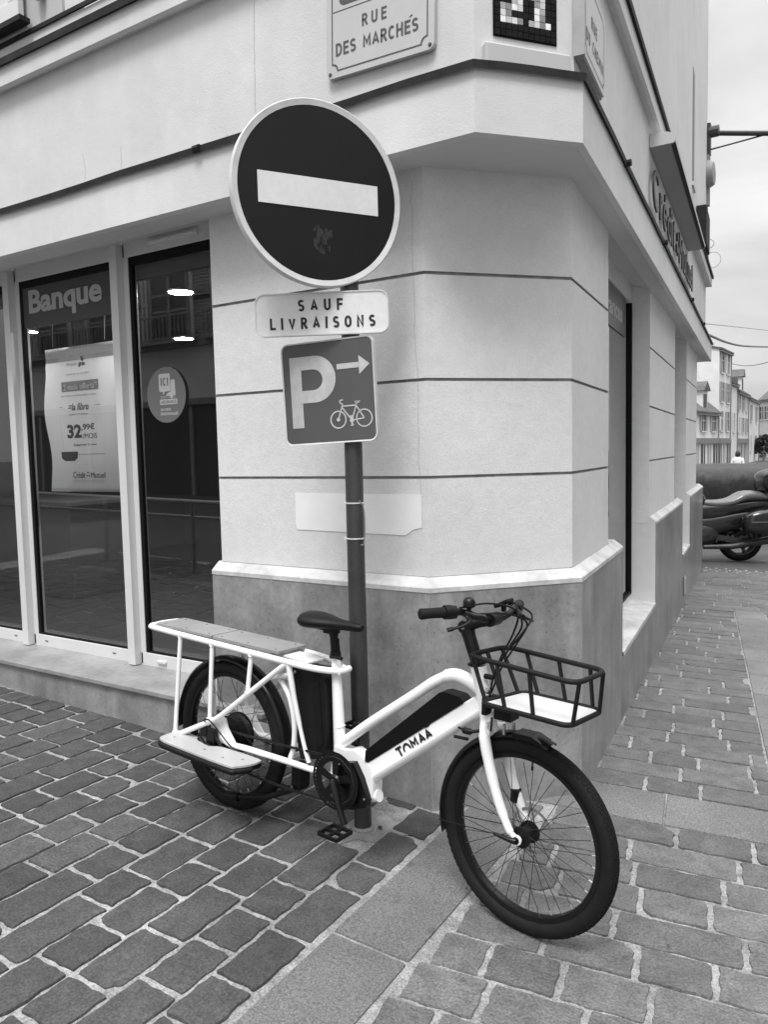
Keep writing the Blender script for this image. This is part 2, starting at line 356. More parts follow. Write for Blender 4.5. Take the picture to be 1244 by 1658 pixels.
def inside_plinth(x, y, pad=0.0):
    p = Vector((x, y))
    dC = (P2-P1).normalized(); nC = Vector((dC.y, -dC.x))
    return y > P1.y-.03+pad and (p-P1).dot(nC) < -pad and (p-P2).dot(nR) < -pad
def paver(b, T, x0, x1, y0, y1, tone, h=.0, wob=.0038, rc=.009, keep=None, ht=.003):
    """one worn stone with a rounded uneven outline, in plan frame T (2D affine -> world xy)"""
    cx, cy = (x0+x1)/2, (y0+y1)/2; wx, wy = (x1-x0)/2, (y1-y0)/2
    pts = []; r = min(rc, wx*.45, wy*.45)
    nx = max(2, int(wx*2/.05)); ny = max(1, int(wy*2/.06))
    def edge(a, c, k):
        for i in range(k):
            t = i/k; pts.append([a[0]+(c[0]-a[0])*t, a[1]+(c[1]-a[1])*t])
    for (sx, sy) in ((1, -1), (1, 1), (-1, 1), (-1, -1)):
        rr = r*random.uniform(.3, 1.3)
        c1 = (sx*wx-(0 if sx*sy < 0 else 0), sy*wy)
        if sx*sy < 0: a = (sx*(wx-rr), sy*wy); c = (sx*wx, sy*(wy-rr))
        else: a = (sx*wx, sy*(wy-rr)); c = (sx*(wx-rr), sy*wy)
        pts.append(list(a)); pts.append([(a[0]+c[0])/2+(c1[0]-(a[0]+c[0])/2)*.42, (a[1]+c[1])/2+(c1[1]-(a[1]+c[1])/2)*.42]); pts.append(list(c))
    full = []
    for i in range(len(pts)):
        a = pts[i]; c = pts[(i+1) % len(pts)]; d = math.hypot(c[0]-a[0], c[1]-a[1]); k = max(1, int(d/.024)); full.append(a)
        for j in range(1, k): full.append([a[0]+(c[0]-a[0])*j/k, a[1]+(c[1]-a[1])*j/k])
    ph = random.uniform(0, 6.28); w2 = wob*.55
    full = [(x+wob*.7*math.sin(17*y/max(wy, .05)*.35+ph)+random.uniform(-w2, w2), y+wob*.7*math.sin(13*x/max(wx, .05)*.5+ph*2)+random.uniform(-w2, w2)) for x, y in full]
    if wob > .003 and random.random() < .22:                # a knocked-off corner
        q = random.choice(((1, 1), (1, -1), (-1, 1), (-1, -1))); cl = random.uniform(.018, .045)
        full = [((x-q[0]*cl*.6*max(0, 1-math.hypot(x-q[0]*wx, y-q[1]*wy)/cl), y-q[1]*cl*.6*max(0, 1-math.hypot(x-q[0]*wx, y-q[1]*wy)/cl))) for x, y in full]
    tx, ty = random.uniform(-.008, .008), random.uniform(-.012, .012); dz = random.uniform(-ht, ht)
    if wob < .002: tx, ty, dz = tx*.08, ty*.08, dz*.4
    V = []
    if keep and not keep(*T(cx, cy)): return
    tone_ = tone
    def up(x, y, z):
        X, Y = T(x+cx, y+cy); return (X, Y, gz(X, Y)+z)
    n = len(full); bl = .0022
    def inset(x, y, q):
        d = math.hypot(x, y) or 1; return x-x/d*q, y-y/d*q
    for x, y in full: V.append(up(x, y, -.016))
    for x, y in full: V.append(up(x, y, -.0045+dz+tx*x+ty*y))
    for x, y in full:
        x2, y2 = inset(x, y, bl); V.append(up(x2, y2, h+dz+tx*x+ty*y))
    f = [(i, (i+1) % n, n+(i+1) % n, n+i) for i in range(n)]+[(n+i, n+(i+1) % n, 2*n+(i+1) % n, 2*n+i) for i in range(n)]+[list(range(2*n, 3*n))]
    b.add(V, f, 0, tone)

# left paving: courses perpendicular to the shop front
b = MB(); a = R(91.2); ca, sa = math.cos(a), math.sin(a)
TL = lambda u, v: (-1.476+ca*u-sa*(v)*1.0, sa*u+ca*v)      # u along +y, v toward -x
row = 0; v0 = .008
def keepL(X, Y):
    return (X+1.84)**2+(Y-2.70)**2 > .15**2 and Y > -.45
while v0 < 7.4:
    wd = random.uniform(.168, .182) if row < 30 else .175
    u = -.6+random.uniform(-.3, 0)
    while u < 2.97:
        L_ = random.choice((.20, .22, .23, .25, .27, .29, .34))*random.uniform(.93, 1.07)
        u1 = min(u+L_, 3.04)
        if u1-u > .05:
            sk = random.uniform(-.003, .003)
            paver(b, TL, u+.0095, u1-.0095, v0+.0068+sk, v0+wd-.0068+sk, random.choice((.82, .95, 1, 1.05, 1.15, 1.3))*random.uniform(.94, 1.06), keep=keepL)
        u += L_+random.uniform(0, .006)
    v0 += wd+.004; row += 1
tag(b.build('paving', M['brick'], smooth=35), kind='structure')
# granite slab band running from the corner to the front
b = MB()
for y0, y1 in ((2.022, 3.335), (1.09, 2.008), (.15, 1.077), (-.8, .138)):
    T = lambda x, y: (-1.353-.0205*(y-2.0)+x, y)
    paver(b, T, -.146, .146, y0, y1, random.uniform(.92, 1.05), wob=.0008, rc=.006)
# slab course in front of the side street
a2 = R(9.4); c2, s2 = math.cos(a2), math.sin(a2)
TR = lambda u, v: (-.72+c2*u-s2*v, 3.46+s2*u+c2*v)       # u along the course, v up the street
ed = [-.98, -.565, -.0, .565, .86, 1.45, 2.1, 2.8, 3.5]
def _unused(X, Y):
    return not inside_plinth(X, Y, -.0) and X > -1.19-.0205*(Y-2) if Y < 3.0 else not inside_plinth(X, Y)
for i in range(len(ed)-1):
    def kp(X, Y): return not inside_plinth(X, Y, .45)
    paver(b, TR, ed[i]+.004, ed[i+1]-.004, .008, .352, random.uniform(1.0, 1.12), wob=.0008, rc=.006, keep=kp)
# light slab strip along the street
v = .372
while v < 7.9:
    L_ = random.choice((.35, .45, .55)); 
    if v < 5.45: paver(b, TR, .495, .79, v, v+L_-.008, random.uniform(1.05, 1.3), wob=.001, rc=.006)
    v += L_
tag(b.build('granite_slabs', M['granite'], smooth=35), kind='structure')
# right paving
b = MB()
def rows(v_start, v_end, u0, u1, step, lens, keep, pad=.0065):
    v = v_start
    while v < v_end:
        u = u0+random.uniform(-.25, 0)
        while u < u1:
            L_ = random.choice(lens)*random.uniform(.92, 1.08); e = min(u+L_, u1)
            s0 = max(u, u0)
            if e-s0 > .05:
                sk = random.uniform(-.002, .002)
                paver(b, TR, s0+pad, e-pad, v+pad*.6+sk, v+step-pad*.6+sk, random.choice((.85, .95, 1, 1.05, 1.15))*random.uniform(.95, 1.05), keep=keep)
            u += L_+.003
        v += step
def left_edge(v):   # u where the slab band's right edge crosses this course
    return (-1.185+.72+s2*v)/c2
v = -.002
k = 0
while v > -4.2:
    v -= .188; k += 1
    ue = left_edge(v+.09); u = ue+.012; first = True
    while u < 3.6:
        L_ = random.choice((.24, .27, .3, .33, .42))*random.uniform(.92, 1.08)
        if first: L_ *= random.uniform(.5, 1.0); first = False
        def kp(X, Y): return not inside_plinth(X, Y, .25)
        paver(b, TR, u+.009, min(u+L_, 3.6)-.009, v+.0075, v+.188-.0075, random.choice((.85, .95, 1, 1.08, 1.18))*random.uniform(.95, 1.05), keep=kp)
        u += L_+.004
kp = lambda X, Y: (not inside_plinth(X, Y, .3)) or Y > 12.45
rows(.36, 5.6, -1.6, .49, .187, (.24, .28, .32, .38, .45), kp, .008)
rows(.36, 5.6, .80, 3.6, .187, (.24, .28, .32, .38), kp, .008)
rows(5.62, 9.2, -1.6, 3.6, .2, (.28, .36, .45), kp, .005)
tag(b.build('side_paving', M['brickr'], smooth=35), kind='structure')
# concrete patch round the foot of the post
b = MB(); n = 30
pp = []
for i in range(n):
    a_ = 2*math.pi*i/n; r_ = .165*(1+.16*math.sin(3*a_+1)+.1*math.sin(7*a_))+random.uniform(-.008, .008); pp.append((-1.845+r_*math.cos(a_)*1.05, 2.70+r_*math.sin(a_)))
b.prism(pp, lambda x, y: gz(x, y)-.011, lambda x, y: gz(x, y)-.002+random.uniform(-.0015, .0015))
tag(b.build('concrete_patch', M['concrete'], smooth=50), kind='structure')
# small dry leaves and grit lying about
b = MB()
for i in range(60):
    X, Y = random.uniform(-5, .4), random.uniform(.8, 2.9)
    if i == 0: X, Y = -1.755, 2.72
    a_ = random.uniform(0, 6.28); q = random.uniform(.002, .006) if i else .014; z_ = gz(X, Y)+.004
    b.add([(X+q*1.6*math.cos(a_), Y+q*1.6*math.sin(a_), z_), (X-q*.6*math.sin(a_), Y+q*.6*math.cos(a_), z_+.002), (X-q*1.5*math.cos(a_), Y-q*1.5*math.sin(a_), z_), (X+q*.7*math.sin(a_), Y-q*.7*math.cos(a_), z_+.003)], [(0, 1, 2, 3)])
tag(b.build('ground_litter', M['leaf']), 'tiny dry leaves and grit scattered on the paving', 'litter', kind='stuff')
# tactile studs at the crossing
b = MB()
for i in range(16):
    for j in range(3):
        X, Y = TR(-.2+i*.14+(j % 2)*.05, 8.9+j*.17)
        if inside_plinth(X, Y, -.05) and Y < 12.45: continue
        b.lathe([(0.0, .010), (.014, .009), (.021, 0)], 8, T=Matrix.Translation((X, Y, gz(X, Y)+.002)))
tag(b.build('crossing_studs', M['tactile'], smooth=40), kind='structure')

# ------------------------------------------------------------------ the corner building
bld = empty('corner_building', (0, 0, 0), 'pale rendered corner building with chamfered corner, stone plinth and bank windows', 'building')
def strip(b, ringA, z0, z1, mi=0, thick=.12, seg=None):
    """solid wall following a plan polyline (outer side given), butting inwards"""
    for i in range(len(ringA)-1):
        a, c = ringA[i], ringA[i+1]
        b.add([(a.x, a.y, z0), (c.x, c.y, z0), (c.x, c.y, z1), (a.x, a.y, z1)], [(0, 1, 2, 3)], mi)
def ledge(b, rA, zA, rB, zB, mi=0, flip=False):
    for i in range(len(rA)-1):
        q = [(rA[i].x, rA[i].y, zA), (rA[i+1].x, rA[i+1].y, zA), (rB[i+1].x, rB[i+1].y, zB), (rB[i].x, rB[i].y, zB)]
        b.add(q, [(0, 1, 2, 3)], mi)
def chain(b, levels, mats_=None):
    for i in range(len(levels)-1):
        ledge(b, levels[i][0], levels[i][1], levels[i+1][0], levels[i+1][1], 0 if mats_ is None else mats_[i])
# plan rings restricted in extent
def rng(off, x0, s1, K=None):
    r_ = ring(off, off) if K is None else [None, K[0], K[1], None]
    return [Vector((x0, P1.y-off)), r_[1], r_[2], rp(s1, off)]
PX, WX = -2.985, -2.957
# main pier (between the bank windows round the chamfer): rusticated courses with V grooves
b = MB()
gl = [1.075, 1.53, 1.97, 2.44, 2.93]
lev = []
def pier_levels(mk):
    L_ = [(mk(-.05), 1.075)]
    for g in gl[1:-1]:
        L_ += [(mk(-.05), g-.008), (mk(-.061), g-.0035), (mk(-.061), g+.0035), (mk(-.05), g+.007)]
    L_ += [(mk(-.05), gl[-1])]
    return L_
def groove_mats(n):
    out_ = []
    for i in range(n-1): out_.append(1 if i % 4 in (1, 2, 3) else 0)
    return out_
pl = pier_levels(lambda o: rng(o, WX, 1.0)); chain(b, pl, groove_mats(len(pl)))
# returns of the pier into the reveals
b.add([(WX, 3.057, 1.02), (WX, 3.057, 2.99), (WX, 3.42, 2.99), (WX, 3.42, 1.02)], [(0, 1, 2, 3)])
q0, q1 = rp(1.0, -.05), rp(1.0, -.42)
b.add([(q0.x, q0.y, 1.02), (q1.x, q1.y, 1.02), (q1.x, q1.y, 2.99), (q0.x, q0.y, 2.99)], [(0, 1, 2, 3)])
b.build('wall', [M['plaster'], M['groove']], bld)
def side_pier(s0, s1):
    b = MB()
    mk = lambda o: [rp(s0, o), rp(s1, o)]
    L_ = pier_levels(mk); chain(b, L_, groove_mats(len(L_)))
    for s_, fl in ((s0, 1), (s1, 0)):
        a_, c_ = rp(s_, -.05), rp(s_, -.42)
        b.add([(a_.x, a_.y, 1.02), (c_.x, c_.y, 1.02), (c_.x, c_.y, 2.99), (a_.x, a_.y, 2.99)], [(0, 3, 2, 1) if fl else (0, 1, 2, 3)])
    b.build('wall', [M['plaster'], M['groove']], bld)
side_pier(2.893, 4.93); side_pier(6.328, 8.02)
# the far left pier
b = MB(); b.box((-9, 3.057, .3), (-7.3, 3.4, 2.93)); b.build('wall', M['plaster'], bld)
# return wall at the end of the building
e0, e1 = rp(8.02, -.05), rp(8.02, -6); u0, u1 = rp(SEND, 0), rp(SEND, -6)
b = MB(); b.add([(e0.x, e0.y, -.6), (e1.x, e1.y, -.6), (e1.x, e1.y, 2.93), (e0.x, e0.y, 2.93)], [(0, 3, 2, 1)])
b.add([(u0.x, u0.y, 2.9), (u1.x, u1.y, 2.9), (u1.x, u1.y, 9.5), (u0.x, u0.y, 9.5)], [(0, 3, 2, 1)])
g0 = rp(8.02, -6)
b.add([(e0.x, e0.y, 2.895), (u0.x, u0.y, 2.895), (u1.x, u1.y, 2.895), (g0.x, g0.y, 2.895)], [(0, 1, 2, 3)])
b.build('end_wall', M['plaster2'], bld)
# plinth with chamfered cap
def plinth(name, mk, parent=bld):
    b = MB(); A0 = mk(0)
    L_ = [(mk(0.0), -.7), (mk(0.0), 1.012)]
    chain(b, L_)
    o1 = b.build(name, M['stone'], parent)
    c = MB(); chain(c, [(mk(-.004), 1.006), (mk(.003), 1.010), (mk(.003), 1.031), (mk(-.003), 1.037), (mk(-.056), 1.076)])
    c.build('plinth_cap', M['cap'], o1)
    return o1
pm = plinth('plinth', lambda o: rng(o, PX, 1.225))
b = MB()
b.add([(PX, 3.007, -.1), (PX, 3.007, 1.031), (PX, 3.057, 1.074), (PX, 3.42, 1.074), (PX, 3.42, -.1)], [(0, 1, 2, 3, 4)])
q0, q1, qm = rp(1.225, 0), rp(1.225, -.42), rp(1.225, -.056)
q_ret = (q0, q1, qm)
b.build('plinth_return', M['stone'], pm); b = MB(); ledge(b, [Vector((PX, 3.06)), Vector((WX, 3.06))], 1.074, [Vector((PX, 3.42)), Vector((WX, 3.42))], 1.074); b.build('plinth_return', M['cap'], pm); b = MB()
qa, qb, qc, qd = rp(1.0, -.05), rp(1.225, -.05), rp(1.225, -.42), rp(1.0, -.42)
b.add([(qa.x, qa.y, 1.074), (qb.x, qb.y, 1.074), (qc.x, qc.y, 1.074), (qd.x, qd.y, 1.074)], [(0, 1, 2, 3)])
b.build('plinth_return', M['cap'], pm); q0, q1, qm = q_ret; b = MB()
b.add([(q0.x, q0.y, -.3), (q1.x, q1.y, -.3), (q1.x, q1.y, 1.074), (qm.x, qm.y, 1.074), (q0.x, q0.y, 1.031)], [(0, 1, 2, 3, 4)]); b.build('plinth_return', M['stone'], pm)
# vertical joints of the plinth slabs
def joint(p, n_, z0, z1):
    b = MB()
    t = Vector((-n_.y, n_.x)); o_ = p+n_*.0012
    a_, c_ = o_-t*.0022, o_+t*.0022
    b.add([(a_.x, a_.y, z0), (c_.x, c_.y, z0), (c_.x, c_.y, z1), (a_.x, a_.y, z1)], [(0, 1, 2, 3)]); b.build('stone_joint', M['groove'], pm)
NL = Vector((0, -1)); dC = (P2-P1).normalized(); nC = Vector((dC.y, -dC.x))
joint(Vector((-2.46, 3.007)), NL, 0, 1.005); joint(P1+nC*.001, (NL+nC).normalized(), -.05, 1.005)
joint(P2-dC*.012, nC, -.1, 1.005); joint(rp(3.9, 0), nR, -.4, 1.005); joint(rp(2.0, 0), nR, -.3, .345)
joint(rp(7.4, 0), nR, -.4, 1.005)
for s0, s1 in ((2.895, 5.37), (6.33, 8.70)):
    pk = plinth('plinth', lambda o, s0=s0, s1=s1: [rp(s0, o), rp(s1, o)])
    for s_, fl in ((s0, 1), (s1, 0)):
        b = MB()
        q0, q1, qm = rp(s_, 0), rp(s_, -.42), rp(s_, -.056)
        b.add([(q0.x, q0.y, -.7), (q1.x, q1.y, -.7), (q1.x, q1.y, 1.074), (qm.x, qm.y, 1.074), (q0.x, q0.y, 1.031)], [(0, 4, 3, 2, 1) if fl else (0, 1, 2, 3, 4)]); b.build('plinth_return', M['plaster2'], pk)
    b = MB()
    q = [rp(s0, -.05), rp(s0+.1, -.05), rp(s0+.1, -.42), rp(s0, -.42)]
    b.add([(p.x, p.y, 1.0745) for p in q], [(0, 1, 2, 3)])
    b.build('plinth_return', M['plaster2'], pk)
# low plinth and stone sills under the side windows
for s0, s1, zs in ((1.225, 2.895, .365), (5.37, 6.33, .44)):
    b = MB(); chain(b, [([rp(s0, 0), rp(s1, 0)], -.7), ([rp(s0, 0), rp(s1, 0)], zs-.03)]); o1 = b.build('plinth', M['stone'], bld)
    b = MB()
    chain(b, [([rp(s0, -.01), rp(s1, -.01)], zs-.032), ([rp(s0, .006), rp(s1, .006)], zs-.03), ([rp(s0, .006), rp(s1, .006)], zs), ([rp(s0, -.45), rp(s1, -.45)], zs+.05)])
    b.build('window_sill', M['cap'], bld)
# vent grille
b = MB(); T = frame_m((*rp(5.55, .004), .06), (*uR, 0), (0, 0, 1))
b.box((-.07, -.11, 0), (.07, .11, .01), T=T)
for i in range(8): b.box((-.055, -.09+i*.025, .01), (.055, -.078+i*.025, .016), 1, T=T)
b.build('vent_grille', [M['midg'], M['cap']], bld)
# left window base wall and sill
b = MB(); b.box((-9, 2.98, -.2), (-2.63, 3.3, .275))
b.build('window_base', M['stone'], bld)
b = MB()
for x0, x1 in ((-9, -7.1), (-7.098, -5.4), (-5.398, -4.03), (-4.028, -2.62)):
    b.add([(x0, 2.955, .275), (x1, 2.955, .275), (x1, 2.955, .303), (x0, 2.955, .303), (x0, 3.4, .275), (x1, 3.4, .275), (x1, 3.4, .318), (x0, 3.4, .318)],
          [(0, 1, 2, 3), (3, 2, 6, 7), (0, 4, 5, 1), (1, 5, 6, 2), (0, 3, 7, 4)])
b.build('window_sill', M['sill'], bld, bevel=.004)
for x in (-3.9, -3.35): b = MB(); b.box((x-.002, 2.9785, .05), (x+.002, 2.98, .274)); b.build('stone_joint', M['groove'], bld)
# soffit, fascia, flashing
def fr(o): return [Vector((XL, FK1.y-o)), FK1+Vector((.2, -1))*o, FK2+Vector((.8, -.4))*o, rp(SEND, .0893+o)]
b = MB()
in_ = [Vector((XL, 3.3)), Vector((-1.75, 3.3)), Vector((-1.40, 3.55)), rp(SEND, -.3)]
zs = 2.887
lip = [Vector((XL, FK1.y+.03)), FK1+Vector((-.01, .03)), FK2+Vector((-.03, .015)), rp(SEND, .0593)]
chain(b, [(in_, 2.975), (ring(-.05, -.05), 2.895), (lip, 2.891), (lip, 2.879), (fr(0), 2.887)], [0, 0, 0, 0])
b.build('soffit', M['soffit'], bld)
b = MB(); chain(b, [(fr(0), zs), (fr(0), 3.138)])
e = rp(SEND, .0893); e2 = rp(SEND, -.3); b.add([(e.x, e.y, zs), (e2.x, e2.y, zs), (e2.x, e2.y, 3.138), (e.x, e.y, 3.138)], [(0, 3, 2, 1) if 0 else (0, 1, 2, 3)])
b.build('fascia', M['plaster2'], bld)
# hand-bent flashing: slightly wavy in height and reach
b = MB()
def dens(r_, k=26):
    out_ = []
    for i in range(len(r_)-1):
        n_ = k if i != 1 else 4
        for j in range(n_): out_.append(r_[i].lerp(r_[i+1], j/n_))
    out_.append(r_[-1]); return out_
o_, i_ = dens(fr(.02)), dens(fr(-.002)); bk = dens([Vector((XL, 3.07)), UK1+Vector((-.1, .1)), UK2+Vector((-.1, .05)), rp(SEND, -.02)])
rnd = [random.uniform(-.003, .003) for _ in o_]
ws = lambda r_: r_
for i in range(len(o_)-1):
    za, zb = 3.140+rnd[i], 3.140+rnd[i+1]
    A = [(i_[i].x, i_[i].y, za-.006), (i_[i+1].x, i_[i+1].y, zb-.006), (o_[i+1].x, o_[i+1].y, zb-.018), (o_[i].x, o_[i].y, za-.018),
         (o_[i+1].x, o_[i+1].y, zb+.014), (o_[i].x, o_[i].y, za+.014), (bk[i+1].x, bk[i+1].y, 3.19), (bk[i].x, bk[i].y, 3.19)]
    b.add(A, [(0, 1, 2, 3), (3, 2, 4, 5), (5, 4, 6, 7)])
for t in (2, 7, 14, 21, 33, 38, 45, 50):
    if t < len(o_):
        p = o_[t]; b.tube([(p.x-.02, p.y, 3.14), (p.x+.02, p.y, 3.141)], .019, 8)
b.build('flashing', M['zinc'], bld)
# upper wall, cornice, storey above
UR = [Vector((XL, 3.075)), UK1, UK2, rp(SEND, -.0)]
UR[1] = Vector((UK1.x, 3.06))
b = MB(); chain(b, [(UR, 3.12), (UR, 4.02)]); b.build('upper_wall', M['plaster2'], bld)
def cr(o): return [Vector((XL, 3.0-o)), UK1+Vector((.03, -.06))+Vector((.2, -1))*o, UK2+Vector((.06, -.03))+Vector((.8, -.4))*o, rp(SEND, .085+o)]
b = MB(); chain(b, [(UR, 3.985), (cr(-.03), 3.98), (cr(-.03), 3.972), (cr(0), 3.978), (cr(0), 4.095)])
e, e2 = rp(SEND, .085), rp(SEND, -.3); b.add([(e.x, e.y, 3.978), (e2.x, e2.y, 3.978), (e2.x, e2.y, 4.095), (e.x, e.y, 4.095)], [(0, 1, 2, 3)])
b.build('cornice', M['plaster2'], bld)
b = MB(); chain(b, [(cr(-.002), 4.090), (cr(.024), 4.082), (cr(.024), 4.125), (cr(-.05), 4.14)]); b.build('cornice_flashing', M['zinc'], bld)
WU = [Vector((XL, 3.07)), UK1, UK2, rp(SEND, 0)]
b = MB(); chain(b, [(cr(-.055), 4.128), (cr(-.055), 4.235)]); b.build('upper_band', M['plaster2'], bld)
b = MB(); chain(b, [(cr(-.05), 4.235), (cr(-.04), 4.238), (cr(-.04), 4.262), (WU, 4.27)]); b.build('band_flashing', M['zinc'], bld)
b = MB(); chain(b, [(WU, 4.25), (WU, 9.5)])
b.build('upper_storey_wall', M['plaster2'], bld)
# left storey: darker render bay with the window
b = MB(); b.box((-9, 3.045, 4.268), (-4.05, 3.2, 6.5)); b.build('upper_render', M['houseg'], bld)
# slit window recess on the side wall
b = MB(); T = frame_m((*rp(6.35, .002), 5.35), (*uR, 0), (0, 0, 1)); b.box((-.13, -.65, -.01), (.13, .65, .002), T=T); b.box((-.17, -.69, -.01), (.17, -.65, .02), 1, T=T)
b.build('window', [M['midg'], M['cap']], bld)

# ---- left shop window
def lwin(x0, x1, name='window'):
    wq = empty(name, (0, 0, 0), parent=bld)
    b = MB()
    b.box((x0, 3.30, .312), (x1, 3.37, .396)); b.box((x0, 3.30, 2.885), (x1, 3.37, 2.985))
    b.box((x0, 3.302, .396), (x0+.045, 3.37, 2.885)); b.box((x1-.03, 3.302, .396), (x1, 3.37, 2.885))
    b.build('frame', M['pvc'], wq, bevel=.003)
    b = MB(); g0, g1, a0, a1 = x0+.045, x1-.03, .396, 2.885; k = .02
    b.box((g0, 3.308, a0), (g1, 3.33, a0+.012)); b.box((g0, 3.308, a1-.05), (g1, 3.33, a1))
    b.box((g0, 3.308, a0+.012), (g0+k*1.6, 3.33, a1-.05)); b.box((g1-.008, 3.308, a0+.012), (g1, 3.33, a1-.05))
    b.build('gasket', M['black'], wq)
    b = MB(); b.add([(g0, 3.322, a0), (g1, 3.322, a0), (g1, 3.322, a1), (g0, 3.322, a1)], [(0, 1, 2, 3)]); b.build('pane', M['glassL'], wq)
    return wq
MX = [-7.46, -6.29, -5.14, -4.005]
for x in MX:
    b = MB(); b.box((x, 3.25, .318), (x+.066, 3.34, 2.972)); b.box((x+.066, 3.30, .318), (x+.085, 3.34, 2.965)); b.build('mullion', M['pvc'], bld, bevel=.003)
lwin(-7.394, -6.29); lwin(-6.224, -5.14); lwin(-5.074, -4.005); w3 = lwin(-3.94, -2.96)
for x in (-4.93, -4.2, -5.3):
    b = MB(); b.box((x-.016, 3.296, .352), (x+.016, 3.301, .360)); b.build('drain_slot', M['midg'], bld)
b = MB(); b.box((-3.78, 3.285, .345), (-3.70, 3.301, .362)); b.build('window_catch', M['pvc'], bld, bevel=.003)
# air vent on the top rail of the third window
b = MB(); b.box((-3.70, 3.282, 2.925), (-3.28, 3.3, 2.955)); b.box((-3.68, 3.274, 2.932), (-3.30, 3.283, 2.944)); b.build('trickle_vent', M['pvc'], bld, bevel=.004)
# ---- side shop windows
def rwin(s0, s1, zb):
    wq = empty('window', (0, 0, 0), parent=bld); T = frame_m((*rp(s0, -.19), 0), (*uR, 0), (0, 0, 1)); L_ = s1-s0
    b = MB(); b.box((0, zb, -.06), (L_, zb+.05, 0), T=T); b.box((0, 2.80, -.06), (L_, 2.98, 0), T=T); b.box((0, zb+.05, -.06), (.05, 2.80, 0), T=T); b.build('frame', M['pvc'], wq)
    b = MB(); b.box((L_-.022, zb+.05, -.05), (L_, 2.80, .003), T=T); b.box((.05, zb+.05, -.05), (L_-.022, zb+.075, .002), T=T); b.build('gasket', M['black'], wq)
    b = MB(); b.add([(.05, zb+.07, -.02), (L_-.02, zb+.07, -.02), (L_-.02, 2.80, -.02), (.05, 2.80, -.02)], [(0, 1, 2, 3)], T=T); b.build('pane', M['glassR'], wq)
    return T
TRW = rwin(1.0, 2.893, .38); rwin(4.93, 6.328, .45)
# interior of the bank
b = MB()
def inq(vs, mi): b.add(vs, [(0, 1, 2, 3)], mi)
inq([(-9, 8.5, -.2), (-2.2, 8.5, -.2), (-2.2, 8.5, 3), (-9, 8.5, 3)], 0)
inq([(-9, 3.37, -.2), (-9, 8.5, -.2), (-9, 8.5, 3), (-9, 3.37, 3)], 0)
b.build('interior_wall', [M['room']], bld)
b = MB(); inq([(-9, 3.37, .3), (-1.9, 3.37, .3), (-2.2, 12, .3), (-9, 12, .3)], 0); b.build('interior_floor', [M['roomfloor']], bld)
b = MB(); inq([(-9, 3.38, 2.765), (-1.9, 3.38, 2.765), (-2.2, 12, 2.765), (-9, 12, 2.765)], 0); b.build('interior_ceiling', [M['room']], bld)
b = MB(); b.box((-9, 3.375, 2.76), (-1.9, 3.45, 3.0)); b.build('light_leak_filler', M['room'], bld)  # dark box added inside to close the sky light leak above the glass
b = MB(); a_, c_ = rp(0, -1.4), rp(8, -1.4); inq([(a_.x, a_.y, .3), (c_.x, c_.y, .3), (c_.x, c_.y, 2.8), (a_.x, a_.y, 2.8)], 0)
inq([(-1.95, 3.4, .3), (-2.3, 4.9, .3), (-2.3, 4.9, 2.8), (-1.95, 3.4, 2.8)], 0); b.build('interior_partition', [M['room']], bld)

# ---- cracks in the render
def crack(pts, w_=.0012):
    b = MB()
    for i in range(len(pts)-1):
        a_, c_ = Vector(pts[i]), Vector(pts[i+1]); n_ = (c_-a_).normalized(); q = Vector((n_.z, 0, -n_.x))*w_
        b.add([a_-q, a_+q, c_+q*.7, c_-q*.7], [(0, 1, 2, 3)])
    b.build('crack', M['groove'], bld)
def wander(x, z0, z1, y, amp=.01, n=14, drift=0):
    out_ = []; xx = x
    for i in range(n+1):
        xx += random.uniform(-amp, amp)+drift/n; out_.append((xx, y, z0+(z1-z0)*i/n))
    return out_
crack(wander(-2.62, 3.35, 3.98, 3.0608, .004, 16, .02), .0011)
crack(wander(-3.62, 3.19, 3.42, 3.0615, .01, 8), .0010); crack(wander(-3.95, 3.30, 3.45, 3.0635, .01, 6), .0010)
crack(wander(-4.35, 3.19, 3.27, 3.0665, .02, 6), .0014); crack([(-4.42, 3.066, 3.2), (-4.36, 3.066, 3.225), (-4.30, 3.066, 3.222), (-4.24, 3.066, 3.235)], .0012)
crack(wander(-2.80, 3.20, 3.30, 3.0608, .008, 6), .0013); crack([(-2.86, 3.0605, 3.21), (-2.82, 3.0605, 3.235), (-2.77, 3.0605, 3.238), (-2.73, 3.0605, 3.22)], .0012)
crack(wander(-1.93, 3.17, 3.27, 3.058, .008, 6), .0012)
crack(wander(-1.705, 1.45, 2.85, 3.0555, .006, 30), .0008)

# ------------------------------------------------------------------ writing and stickers on the windows
TW = frame_m((0, 3.312, 0), (1, 0, 0), (0, 0, 1))           # x = world x, y = z
b = MB(); b.box((-5.0, 2.56, 0), (-4.04, 2.834, .0015), T=TW)
o = b.build('window_banner', M['banner']); tag(o, 'dark film band reading Banque across the top of the shop window pane', 'window lettering')
text('letters', 'Banque', M['bannertext'], TW, o, x=-4.545, y=2.712, z=.002, w=.77, h=.205, bold=.035)
TS = frame_m((*rp(0, -.203), 0), (*uR, 0), (0, 0, 1))
b = MB(); b.box((1.1, 2.50, 0), (2.66, 2.80, .0015), T=TS); o = b.build('window_banner', M['bannerR']); tag(o, 'dark film band reading Assurances on the side street window', 'window lettering')
text('letters', 'Assurances', M['bannertext'], TS, o, x=1.90, y=2.65, z=.002, w=1.15, h=.13, bold=.03)
